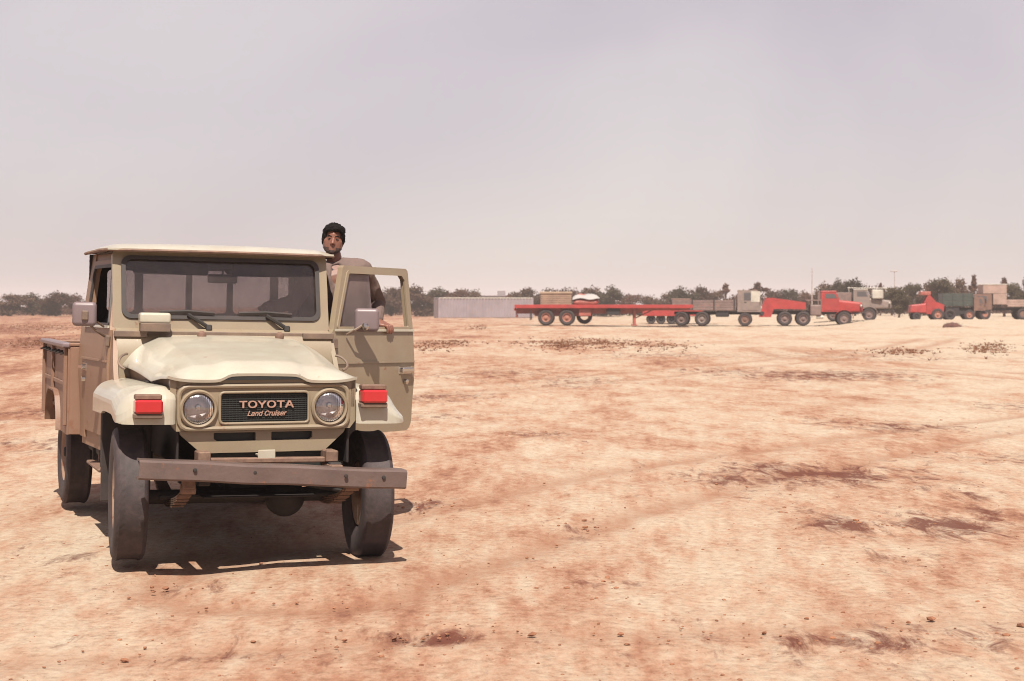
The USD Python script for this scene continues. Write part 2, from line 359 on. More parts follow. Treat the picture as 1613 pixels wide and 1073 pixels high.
def build_ground():
    ang = np.radians(np.concatenate([np.arange(-180, -26, 3.0), np.arange(-26, 26, 0.085), np.arange(26, 180, 3.0)]))
    rad = np.concatenate([[0.3, 1.2, 2.2, 3.2, 4.0], 4.6 * 1.0102 ** np.arange(0, 560)])
    A, R = np.meshgrid(ang, rad)
    X, Y = R * np.sin(A), R * np.cos(A)
    tm = track_mask(X, Y)
    Z = ground_z(X, Y) - 0.022 * tm
    n, m = X.shape
    V = np.stack([X, Y, Z], -1).reshape(-1, 3)
    i, j = np.meshgrid(np.arange(n - 1), np.arange(m), indexing='ij')
    jn = (j + 1) % m
    a, b, c, d = i * m + j, (i + 1) * m + j, (i + 1) * m + jn, i * m + jn
    Q = np.stack([a, b, c, d], -1).reshape(-1, 4)
    F = np.vstack([Q[:, [0, 2, 1]], Q[:, [0, 3, 2]]])
    ctr = len(V); V = np.vstack([V, [0, 0, float(ground_z(0.0, 0.0))]])
    F = np.vstack([F, np.stack([np.full(m, ctr), (np.arange(m) + 1) % m, np.arange(m)], -1)])
    t = trimesh.Trimesh(V, F, process=False)
    if t.face_normals[len(F) // 2][2] < 0: F = F[:, ::-1]
    return V, F, np.append(tm.ravel(), 0.0)
# soil patches: darker and redder, (x, y, rx, ry, strength)
def gpt(px, py, far=None):
    """point of the ground seen at a photograph pixel (design-time helper; the result is a fixed place)"""
    d = FPX * EYE / max(py - 481.0, 1.0) if far is None else far
    return (px - 806.5) / FPX * d, d
PATCHES = []
for px, py, rx, ry, s in [(1295, 745, .95, .75, 1.), (1150, 752, .45, .5, .8), (1335, 828, .34, .34, 1.), (1275, 808, .22, .25, .6), (1492, 830, .42, .5, 1.), (1550, 812, .3, .3, .7), (1520, 780, .3, .5, .5),
                          (1430, 671, .9, .6, .8), (1320, 665, .6, .8, .5), (850, 688, .5, .5, .6), (675, 797, .22, .25, .8), (1330, 1015, .65, .22, .7), (1480, 1000, .5, .25, .5), (690, 1010, .3, .12, .7), (290, 930, .25, .16, .6),
                          (960, 920, .25, .2, .4), (1390, 880, .3, .25, .45), (1110, 1010, .35, .12, .5), (910, 830, .2, .3, .5), (560, 1000, .5, .15, .35), (120, 880, .6, .4, .4), (400, 1040, .6, .15, .4),
                          (700, 625, .9, 1., .7), (670, 655, .9, .7, .5), (1290, 590, 2.6, 1.6, .8), (1150, 585, 1.5, 1.4, .6), (1050, 560, 3., 3., .5), (60, 650, 1., 1., .6), (30, 700, 1.2, .8, .5), (1350, 560, 5, 3, .4),
                          (40, 545, 4, 6, .8), (90, 535, 3, 5, .7), (20, 520, 6, 10, .7), (760, 590, 2, 2, .5), (900, 600, 1.5, 2, .5), (1560, 720, .5, .6, .5), (1610, 640, .9, 1., .5)]:
    x, y = gpt(px, py)
    PATCHES.append((x, y, rx, ry, s))
def patch_mask(x, y):
    o = np.zeros(np.shape(x))
    for a, b, rx, ry, s in PATCHES:
        o = np.maximum(o, s * np.exp(-(((x - a) / rx) ** 2 + ((y - b) / (ry * 1.6)) ** 2)))
    return o
gv, gf, gtm = build_ground()
LOOK['sand'] = usdkit.material(stage, '/World/Looks/sand', {
    'g': ('geometry', {}),
    'n0': ('noise_texture', {'scale': 0.05, 'detail': 3.0, 'roughness': 0.5}),
    'n1': ('noise_texture', {'scale': 0.36, 'detail': 7.0, 'roughness': 0.62, 'distortion': 0.5}),
    'n2': ('noise_texture', {'scale': 2.3, 'detail': 6.0, 'roughness': 0.68}),
    'n5': ('noise_texture', {'scale': 9.0, 'detail': 6.0, 'roughness': 0.72}),
    'a4': ('math', {'math_type': 'multiply_add', 'value2': 0.26}),
    'n3': ('noise_texture', {'scale': 17.0, 'detail': 7.0, 'roughness': 0.78}),
    'mpw': ('mapping', {'mapping_type': 'point', 'rotation': (0, 0, math.radians(17)), 'scale': (1.0, 0.34, 1.0)}),
    'sx': ('separate_xyz', {}),
    'gx': ('map_range', {'from_min': -16.0, 'from_max': 20.0, 'to_min': -0.07, 'to_max': 0.07, 'clamp': True}),
    'a1': ('math', {'math_type': 'multiply_add', 'value2': 0.42}),
    'a2': ('math', {'math_type': 'multiply_add', 'value2': 0.32}),
    'a3': ('math', {'math_type': 'add'}),
    'ramp': ('rgb_ramp', {'ramp': [(0.375, (0.150, 0.064, 0.043)), (0.43, (0.235, 0.122, 0.078)), (0.475, (0.29, 0.183, 0.126)), (0.52, (0.32, 0.235, 0.172)), (0.58, (0.345, 0.282, 0.215))]}),
    'f1': ('rgb_ramp', {'ramp': [(0.34, (0.70, 0.65, 0.62)), (0.50, (1.0, 1.0, 1.0)), (0.66, (1.14, 1.15, 1.16))]}),
    'mul': ('mix_color', {'blend_type': 'multiply', 'fac': 1.0, 'use_clamp': False}),
    'pa': ('attribute', {'attribute': 'patch'}),
    'ta': ('attribute', {'attribute': 'track'}),
    'n4': ('noise_texture', {'scale': 5.5, 'detail': 8.0, 'roughness': 0.74, 'distortion': 0.6}),
    'pm': ('math', {'math_type': 'multiply_add', 'value2': 1.0}),
    'pr': ('map_range', {'from_min': 0.60, 'from_max': 0.755, 'to_min': 0.0, 'to_max': 0.9, 'clamp': True}),
    'pmix': ('mix_color', {'b': (0.085, 0.026, 0.018)}),
    'tr': ('math', {'math_type': 'multiply', 'value2': 0.6}),
    'tmix': ('mix_color', {'b': (0.22, 0.112, 0.07)}),
    'bs': ('math', {'math_type': 'multiply_add', 'value2': 0.25}),
    'b': ('bump', {'strength': 0.55, 'distance': 0.06}),
    'p': ('principled_bsdf', {'roughness': 0.95, 'specular_ior_level': 0.1}),
}, [('g.position', 'n0.vector'), ('g.position', 'mpw.vector'), ('mpw.vector', 'n1.vector'), ('mpw.vector', 'n2.vector'), ('g.position', 'n3.vector'), ('mpw.vector', 'n4.vector'), ('g.position', 'sx.vector'), ('sx.x', 'gx.value'),
    ('n1.fac', 'a1.value1'), ('gx.result', 'a1.value3'), ('n2.fac', 'a2.value1'), ('a1.value', 'a2.value3'), ('mpw.vector', 'n5.vector'), ('n5.fac', 'a4.value1'), ('a2.value', 'a4.value3'), ('a4.value', 'ramp.fac'),
    ('ramp.color', 'mul.a'), ('n3.fac', 'f1.fac'), ('f1.color', 'mul.b'),
    ('n4.fac', 'pm.value1'), ('pa.fac', 'pm.value3'), ('pm.value', 'pr.value'), ('pr.result', 'pmix.fac'),
    ('ta.fac', 'tr.value1'), ('tr.value', 'tmix.fac'), ('mul.result', 'tmix.a'), ('tmix.result', 'pmix.a'), ('pmix.result', 'p.base_color'),
    ('n3.fac', 'bs.value1'), ('n2.fac', 'bs.value3'), ('bs.value', 'b.height'), ('b.normal', 'p.normal')], surface='p.BSDF')
usdkit.mesh(stage, '/World/ground', (gv, gf), LOOK['sand'], smooth=True)
gp = stage.GetPrimAtPath('/World/ground')
for nm, val in (('track', gtm), ('patch', patch_mask(gv[:, 0], gv[:, 1]) * 0.27)):
    UsdGeom.PrimvarsAPI(gp).CreatePrimvar(nm, Sdf.ValueTypeNames.FloatArray, 'vertex').Set(Vt.FloatArray.FromNumpy(np.asarray(val, np.float32)))
tag('/World/ground', kind='structure')

# air: pale desert dust, one closed box round the whole scene
HAZE = 0.00055
usdkit.material(stage, '/World/Looks/haze_look', {'v': ('principled_volume', {'color': (0.95, 0.82, 0.78), 'density': HAZE, 'anisotropy': 0.0})}, [], volume='v.volume')
hz = mbox(-1450, 1450, -1450, 1450, -2.2, 15.5)
usdkit.mesh(stage, '/World/haze', hz, UsdShade.Material.Get(stage, '/World/Looks/haze_look'))
tag('/World/haze', kind='stuff')

# loose clods and pebbles, thicker on the darker patches
def clods():
    ms_v, ms_f, k = [], [], 0
    base = trimesh.creation.icosphere(subdivisions=0); bv, bf = np.array(base.vertices), np.array(base.faces)
    pts = []
    for x, y, rx, ry, s in PATCHES:
        if y < 34:
            n = int(26 * s)
            for _ in range(n): pts.append((x + RNG.normal() * rx * 0.7, y + RNG.normal() * ry * 1.0, min(RNG.gamma(1.5, 0.0035) + 0.003, .019)))
    for _ in range(1700):
        d = 5.5 / (1 - 0.88 * RNG.random()) ; a = RNG.uniform(-0.36, 0.36)
        pts.append((d * math.sin(a), d * math.cos(a), min(RNG.gamma(1.3, 0.0022) + 0.002, .011)))
    for x, y, r in pts:
        th = RNG.uniform(0, 2 * PI); c, s = math.cos(th), math.sin(th)
        v = bv * RNG.uniform(0.65, 1.3, (len(bv), 1)) * [r * 1.25, r, r * 0.62]
        v = v @ np.array([[c, s, 0], [-s, c, 0], [0, 0, 1]])
        ms_v.append(v + [x, y, float(ground_z(x, y)) + r * 0.12]); ms_f.append(bf + k * len(bv)); k += 1
    return np.vstack(ms_v), np.vstack(ms_f)
look('clod', (0.27, 0.115, 0.06), 0.95, vary=0.4, scale=1.5)
usdkit.mesh(stage, '/World/soil_clods', clods(), LOOK['clod'], smooth=False)
tag('/World/soil_clods', 'loose reddish clods and pebbles strewn over the bare sand', 'pebbles', kind='stuff')

# ------------------------------------------------------------------ the pickup (x: its left side, seen on the right; y: rearwards; z: up)
_roll = math.radians(1.1)
_R = Gf.Matrix4d().SetRotate(Gf.Rotation(Gf.Vec3d(0, 1, 0), math.degrees(_roll))) * Gf.Matrix4d().SetRotate(Gf.Rotation(Gf.Vec3d(0, 0, 1), math.degrees(TRUCK_YAW)))
_M = _R * Gf.Matrix4d().SetTranslate(Gf.Vec3d(TRUCK_XY[0], TRUCK_XY[1], 0.0))
TRUCK = thing('pickup_truck', 'beige open-door pickup with dented steel bumper parked on the sand', 'pickup truck', matrix=_M)
B = TRUCK
MS = m3.Manifold

def tilt_front(m, a=math.radians(-0.8), at=(0, -0.4, 0.95)): return rot(m, a, (0, 1, 0), at)
GX = -0.012
# --- nose panel with the headlamp and grille surround
nose_poly = Polygon([(-.535, .845), (-.50, .80), (.50, .80), (.535, .845), (.535, 1.088), (-.535, 1.088)])
hl = [(-.378, .925), (.378, .925)]
hole_grille = rrect(-.252, .252, .843, 1.012, .018)
nose = nose_poly.difference(hole_grille)
for hx, hz in hl: nose = nose.difference(Point(hx, hz).buffer(.108, quad_segs=12))
part(B, 'nose_panel', tilt_front(shift(ext(nose, .05, 'xz', -.40), GX)), 'beige_shade_paint')
surround = rrect(-.495, .495, .805, 1.058, .05).difference(rrect(-.47, .47, .828, 1.034, .04))
def bead(poly_out, r, y, n=90):
    ring = np.array(poly_out.exterior.coords)[:-1]
    L = poly_out.exterior
    pts = np.array([L.interpolate(t, normalized=True).coords[0] for t in np.linspace(0, 1, n, endpoint=False)])
    P = np.stack([pts[:, 0], np.full(n, y), pts[:, 1]], -1)
    P = np.vstack([P, P[:1]])
    return tube(P, r, 8, caps=False)
part(B, 'nose_surround', tilt_front(shift(cat_([bead(rrect(-.487, .487, .812, 1.052, .055), .0145, -.405)]), GX)), 'beige_shade_paint')
g = part(B, 'grille', tilt_front(shift(cbox(-.25, .25, -.385, -.37, .845, 1.01, .002), GX)), 'black_mesh')
bars = [cbox(-.249, .249, -.392, -.386, z - .0022, z + .0022, .001) for z in np.linspace(.855, 1.0, 13)] + [cbox(x - .002, x + .002, -.3895, -.3855, .846, 1.009, .001) for x in np.linspace(-.24, .24, 25)]
part(g, 'grille_mesh', tilt_front(shift(cat_(bars), GX)), 'black_mesh', smooth=False)
part(B, 'grille_frame', tilt_front(shift(bead(rrect(-.256, .256, .839, 1.016, .022), .008, -.403), GX)), 'beige_shade_paint')
def emblem(text, h, wide, x, z, y, slant=0.0, bold=True, depth=.006):
    t = meshkit.text_mesh(text, h, depth, bold=bold)
    v = np.array(t.vertices); v[:, 0] -= v[:, 0].min(); v[:, 0] *= wide / v[:, 0].max()
    v[:, 0] += slant * v[:, 1]
    v = np.stack([v[:, 0] - wide / 2 + x, y - v[:, 2], v[:, 1] + z], 1)
    m = trimesh.Trimesh(v, t.faces, process=False)
    if m.volume < 0: m.invert()
    return m
part(g, 'letters', tilt_front(shift(emblem('TOYOTA', .038, .315, .012, .927, -.393, depth=.012), GX)), 'emblem_metal', smooth=False, label='pale raised capital letters across the black grille')
part(g, 'script', tilt_front(shift(emblem('Land Cruiser', .027, .22, .012, .881, -.393, slant=.35, depth=.008), GX)), 'emblem_metal', smooth=False, label='small slanted script below the letters')
# --- headlamps
for hx, hz in hl:
    bowl = lathe([(0.0, .055), (.03, .05), (.06, .035), (.085, .0), (.092, -.012), (.092, .062), (0.0, .064)], 'y', 40)
    h = part(B, 'headlamp', tilt_front(shift(bowl, hx + GX, -.392, hz)), 'reflector')
    rim = lathe([(.088, -.016), (.094, -.027), (.103, -.027), (.110, -.012), (.110, .0), (.088, .0)], 'y', 40)
    rim = lathe([(.087, -.010), (.090, -.024), (.100, -.028), (.109, -.018), (.110, .002), (.087, .002), (.087, -.010)], 'y', 40)
    part(h, 'lamp_rim', tilt_front(shift(rim, hx + GX, -.400, hz)), 'beige_shade_paint')
    lens = lathe([(0.0, -.040), (.03, -.038), (.06, -.031), (.08, -.022), (.0875, -.012), (.0875, -.009), (.08, -.018), (.06, -.027), (.03, -.034), (0.0, -.036)], 'y', 40)
    part(h, 'lens', tilt_front(shift(lens, hx + GX, -.400, hz)), 'headlamp_lens', smooth=50)
    part(h, 'bulb_cap', tilt_front(shift(lathe([(0, -.022), (.012, -.02), (.018, -.008), (.018, .0), (0, .0)], 'y', 16), hx + GX, -.385, hz + .01)), 'chrome')
# --- lower front panel with two slots
low = Polygon([(-.485, .806), (.485, .806), (.47, .775), (.355, .672), (-.355, .672), (-.47, .775)])
slotL = Polygon([(-.285, .786), (-.045, .786), (-.045, .738), (-.265, .738), (-.285, .752)]).buffer(-.006).buffer(.006)
slotR = shapely.affinity.scale(slotL, -1, 1, origin=(0, 0))
part(B, 'lower_panel', tilt_front(shift(ext(low.difference(slotL).difference(slotR), .03, 'xz', -.375), GX)), 'beige_shade_paint')
part(B, 'slot_backing', tilt_front(shift(cbox(-.30, .30, -.335, -.325, .73, .795, .002), GX)), 'black_mesh')
part(B, 'radiator', [cbox(-.34, .34, -.30, -.22, .60, 1.06), cbox(-.34, .34, -.33, -.30, .58, .69)], 'black_mesh')
part(B, 'panel_gutter', tilt_front(shift(cbox(-.50, .50, -.395, -.352, .798, .808, .003), GX)), 'chassis_black')
part(B, 'crank_bracket', tilt_front(shift(cat_([cbox(-.05, .05, -.43, -.36, .655, .667, .003), cbox(-.05, .05, -.436, -.428, .640, .69, .003)]), -.01, -.02)), 'pale_lit_paint')
part(B, 'lower_crossmember', [cbox(-.40, .40, -.46, -.40, .615, .645), cbox(-.40, -.33, -.5, -.36, .62, .685), cbox(.33, .40, -.5, -.36, .62, .685)], 'rusty_iron')
# --- bumper: pressed channel, worn, one side hanging lower
def bumper():
    n = 25
    xs = np.linspace(-.745, .765, n)
    prof = [(-.56, .056), (-.665, .054), (-.682, .043), (-.682, -.043), (-.665, -.054), (-.56, -.056), (-.56, -.045), (-.66, -.045), (-.667, -.039), (-.667, .039), (-.66, .045), (-.56, .045)]
    V, F = [], []
    k = len(prof)
    for i, x in enumerate(xs):
        u = (i / (n - 1) - .5)
        bend = .012 * math.sin(x * 7.0) * .5 + .006 * math.sin(x * 17 + 1)
        for (y, z) in prof: V.append((x, y + bend + .02 * (2 * u) ** 4, z + .002 * math.sin(x * 11)))
    for i in range(n - 1):
        for j in range(k):
            a, b = i * k + j, i * k + (j + 1) % k
            F += [(a, b, b + k), (a, b + k, a + k)]
    V = np.array(V)
    capf = [(0, 11, 10), (0, 10, 1), (1, 10, 9), (1, 9, 2), (2, 9, 8), (2, 8, 3), (3, 8, 7), (3, 7, 4), (4, 7, 6), (4, 6, 5)]
    F += [(a, b, c) for a, b, c in capf] + [(c + (n - 1) * k, b + (n - 1) * k, a + (n - 1) * k) for a, b, c in capf]
    m = trimesh.Trimesh(V, np.array(F), process=False)
    if m.volume < 0: m.invert()
    return m
def bt(m): return rot(shift(m, 0, 0, .566), math.radians(3.1), (0, 1, 0), (0, -.62, .577))
bm = part(B, 'bumper', bt(bumper()), 'bumper_steel', smooth=28)
for x in (-.45, -.12, .40, .62):
    part(bm, 'bolt', bt(shift(lathe([(0, -.010), (.010, -.008), (.012, 0), (0, .0)], 'y', 10), x, -.685, .012)), 'chassis_black')
for x in (-.37, .37): part(B, 'bumper_bracket', [cbox(x - .035, x + .035, -.60, -.38, .53, .61)], 'rusty_iron')
# --- bonnet
def bonnet():
    n, m = 40, 49
    G = np.zeros((n, m, 3))
    for i in range(n):
        t = i / (n - 1)
        y = -.435 + t * (.885 + .435)
        w = .545 + .115 * t ** .9
        zc = 1.135 + .18 * (1 - (1 - t) ** 1.5)
        for j in range(m):
            u = -1 + 2 * j / (m - 1)
            x = u * w - .024 * (1 - t)
            k = min(1, t / .30) ** .8
            z = zc - (.10 + .07 * t) * k * abs(u) ** 5.5 - .016 * u * u
            z -= (.034 * (1 - abs(u) ** 6) + .012) * (max(0, .13 - t) / .13) ** 1.6     # rolls down to the nose
            z += .010 * math.exp(-((abs(u) - .66) / .05) ** 2) * min(1, t * 3)     # pressed ridge
            b = .5 * (1 + math.tanh((.225 - abs(x + .02)) / .030))
            z += .034 * b * max(0, 1 - t / .5) ** 1.3                           # raised scoop over the nose
            G[i, j] = (x, y, z)
    return G
bG = bonnet()
part(B, 'bonnet', slab(bG, (0, 0.004, -.016)), 'pale_lit_paint', smooth=40)
part(B, 'scoop_opening', tilt_front(hull([(x, y, z) for y in (-.428, -.37) for x, z in ((-.262, 1.086), (.222, 1.086), (.185, 1.118), (-.225, 1.118))])), 'black_mesh')
side = []
for s in (-1, 1):                                                             # engine-bay sides with louvres
    wall = slab(np.array([[(s * (.515 + .11 * t ** .9), -.40 + t * 1.25, 1.085 + .06 * t) for t in np.linspace(0, 1, 12)],
                          [(s * (.515 + .075 * t), -.40 + t * 1.25, .93) for t in np.linspace(0, 1, 12)]]), (-s * .02, 0, 0))
    sp = part(B, 'engine_side', wall, 'beige_shade_dusty')
    for k in range(4):
        part(sp, 'louvre', hull([(s * (.575 + .02 * k * .3) + s * a, .03 + .03 * b + .0 + k * .0, 0.975 + k * .024 + c) for a in (0, .016) for b in (0, 5) for c in (0, .012)]), 'chassis_black')
for x, y in ((-.17, .78), (.33, .78)):
    part(B, 'washer_jet', [lathe([(0, 0), (.022, 0), (.022, .018), (.012, .03), (0, .032)], 'z', 14)], 'lamp_base') if False else None
    part(B, 'bonnet_knob', shift(lathe([(0, -.012), (.026, -.012), (.03, .006), (.024, .024), (.010, .034), (0, .034)], 'z', 16), x, y, 1.31), 'rusty_iron')
for s in (-1, 1): part(B, 'bonnet_catch', [tube(smooth_path([(s * .655, .60, 1.20), (s * .70, .56, 1.18), (s * .715, .52, 1.14), (s * .68, .50, 1.11)], 12), .008, 7)], 'lamp_base')
# --- front fenders
def fender():
    outer = rbox(.505, .835, -.455, .86, .55, 1.045, .07, 20)
    outer = outer - mbox(.3, .9, -.6, -.2, .50, .66)
    # wedge off the front lower lip so that it leans back
    inner = rbox(.30, .812, -.428, .84, .3, 1.022, .055, 16)
    sh = outer - inner
    arch = Polygon([(-.7, .3), (-.7, .83), (-.44, .835), (-.36, .85), (-.30, .875), (-.2, .905), (.15, .905), (.28, .895), (.36, .86), (.95, .84), (.95, .3)])
    sh = sh - msolid(ext(arch, 1.2, "yz", .2))
    return T_(sh)
fn = finer(fender(), .045)
v = np.array(fn.vertices)
v[:, 1] += .055 * np.clip((v[:, 2] - .93) / .12, 0, 1) ** 1.5 * np.clip((-.08 - v[:, 1]) / .25, 0, 1)          # brow leans back
v[:, 2] -= .045 * np.clip((v[:, 0] - .62) / .2, 0, 1) ** 2 * np.clip((v[:, 2] - .84) / .1, 0, 1) + .05 * np.clip((v[:, 0] - .64) / .19, 0, 1) ** 1.5 * np.clip((-.12 - v[:, 1]) / .25, 0, 1) * np.clip((v[:, 2] - .84) / .1, 0, 1)
v[:, 1] += .06 * np.clip((v[:, 0] - .66) / .17, 0, 1) ** 2 * np.clip((-.08 - v[:, 1]) / .25, 0, 1)            # corner rounds back
fn.vertices = v
for s in (-1, 1):
    f = fn.copy() if s > 0 else mirror_x(fn)
    if s > 0:
        v = np.array(f.vertices); v[:, 2] -= .07 * np.clip((v[:, 0] - .66) / .15, 0, 1) * np.clip((-.05 - v[:, 1]) / .3, 0, 1) * np.clip((v[:, 2] - .86) / .1, 0, 1); f.vertices = v
    fp = part(B, 'front_fender', f, 'pale_lit_paint', smooth=38)
    x0, x1 = (.575, .725)
    yy = -.462
    sig = lambda a, b, y0, y1, z0, z1, c=.006: shift(cbox(min(s * a, s * b), max(s * a, s * b), y0, y1, z0, z1, c), -.028 if s < 0 else -.042, 0, .0 if s < 0 else .058)
    part(fp, 'signal_base', sig(x0 - .004, x1 + .004, yy - .045, yy + .05, .872, .90), 'lamp_base')
    part(fp, 'signal_lamp', sig(x0, x1, yy - .06, yy + .04, .900, .975, .010), 'lamp_red')
    part(fp, 'signal_hood', sig(x0 + .002, x1 - .002, yy - .035, yy + .04, .975, 1.005), 'rusty_iron')
part(B, 'inner_fender', [cbox(-.50, -.485, -.36, .80, .60, 1.10), cbox(-.80, -.485, .62, .66, .50, .98)], 'chassis_black')
part(B, 'inner_fender', [cbox(.485, .50, -.36, .80, .60, 1.10), cbox(.485, .80, .62, .66, .50, .98)], 'chassis_black')
# --- cowl, windscreen
part(B, 'cowl', [hull([(s * .69, y, z) for s in (-1, 1) for (y, z) in ((.80, .55), (.80, 1.16), (.86, 1.305), (.93, 1.355), (.97, 1.355), (.97, .55))])], 'beige_shade_paint')
part(B, 'cowl_trough', cbox(-.66, .66, .875, .925, 1.312, 1.338, .004), 'lamp_base')
for s in (-1, 1): part(B, 'cowl_gap', cbox(*(sorted((s * .50, s * .705))), .842, .875, 1.30, 1.338, .003), 'lamp_base')
WS0, WSA = np.array((0, .955, 1.345)), math.atan2(.115, .48)
def ws(m): return rot(shift(m, 0, .955, 1.345), -WSA, (1, 0, 0), (0, .955, 1.345))
frame = rrect(-.70, .70, 0, .522, .03).difference(rrect(-.632, .632, .082, .472, .05))
wf = part(B, 'windscreen_frame', ws(ext(frame, .045, 'xz', 0)), 'beige_shade_paint')
part(wf, 'windscreen_seal', ws(ext(rrect(-.646, .646, .072, .486, .06).difference(rrect(-.618, .618, .098, .462, .045)), .012, 'xz', -.012)), 'rubber_seal')
part(wf, 'windscreen_pane', ws(ext(rrect(-.628, .628, .088, .468, .05), .005, 'xz', .015)), 'window_glass', smooth=False)
for x0, x1, z1 in ((-.10, -.26, .115), (.41, .10, .115)):
    w = part(B, 'wiper', ws(cat_([tube([(x0, -.03, .012), (x0 - .05, -.035, .045), (x0 - .13, -.02, .10)], .013, 6), cbox(x0 - .02, x0 + .02, -.045, -.005, -.01, .03)])), 'chassis_black')
    part(w, 'wiper_blade', ws(tube([(x0 - .31, -.016, z1 - .002), (x0 - .13, -.022, z1 + .004), (x0 + .04, -.016, z1 - .006)], .011, 5)), 'rubber_seal')
part(B, 'cowl_vent', [T_(rbox(-.555, -.36, .80, .90, 1.385, 1.455, .018, 12))], 'pale_lit_paint')
part(B, 'vent_mouth', [cbox(-.55, -.365, .785, .88, 1.335, 1.388, .004)], 'lamp_base')
# --- roof
def roof():
    n, m = 26, 33
    G = np.zeros((n, m, 3))
    for i in range(n):
        t = i / (n - 1)
        for j in range(m):
            u = -1 + 2 * j / (m - 1)
            hw = .735 + .035 * min(1, t * 5)
            fo = 1 - (1 - min(1, t / .22)) ** 2.2
            si = 1 - (max(0, abs(u) - .80) / .20) ** 2.2
            ba = 1 - (max(0, t - .86) / .14) ** 2.2
            z = 1.862 + .030 * min(fo, 1) * si * ba + .014 * (1 - u * u) * fo * ba
            G[i, j] = (u * hw, 1.0 - .035 * (1 - u * u) + t * (2.02 - 1.0 + .035 * (1 - u * u)), z)
    return slab(G, (0, 0, -.012))
rp = part(B, 'roof', roof(), 'pale_lit_paint', smooth=45)
part(rp, 'rain_gutter', [tube([(-.765, 2.02, 1.852), (-.765, 1.14, 1.850), (-.735, 1.02, 1.850), (-.60, .985, 1.850), (0, .965, 1.853), (.60, .985, 1.850), (.735, 1.02, 1.850), (.765, 1.14, 1.850), (.765, 2.02, 1.852)], .011, 6)], 'rusty_iron')
part(B, 'header_rail', [cbox(-.69, .69, 1.10, 1.16, 1.745, 1.84), cbox(-.70, .70, 1.10, 1.98, 1.836, 1.848)], 'cabin_trim')
# --- doors and cab side
def side_x(y, z): return .705 + .065 * np.clip((y - .95) / 1.0, 0, 1.2) + .02 * np.exp(-((z - 1.08) / .22) ** 2) - .10 * np.clip((z - 1.36) / .45, 0, 1.3) * .55
def on_side(m, s, e=.08):
    m = finer(m, e); v = np.array(m.vertices)
    v[:, 0] = s * (side_x(v[:, 1], v[:, 2]) + v[:, 0])
    m.vertices = v
    if m.volume < 0: m.invert()
    return m
door_out = Polygon([(.945, .70), (.985, .655), (1.77, .655), (1.80, .66), (1.825, .68), (1.84, .71), (1.845, .74), (1.845, 1.775), (1.825, 1.795), (1.135, 1.795), (1.12, 1.78), (.965, 1.365), (.945, 1.34)])
win_hole = Polygon([(1.005, 1.372), (1.785, 1.372), (1.80, 1.387), (1.80, 1.715), (1.765, 1.755), (1.175, 1.755), (1.16, 1.742)]).buffer(-.012).buffer(.012)
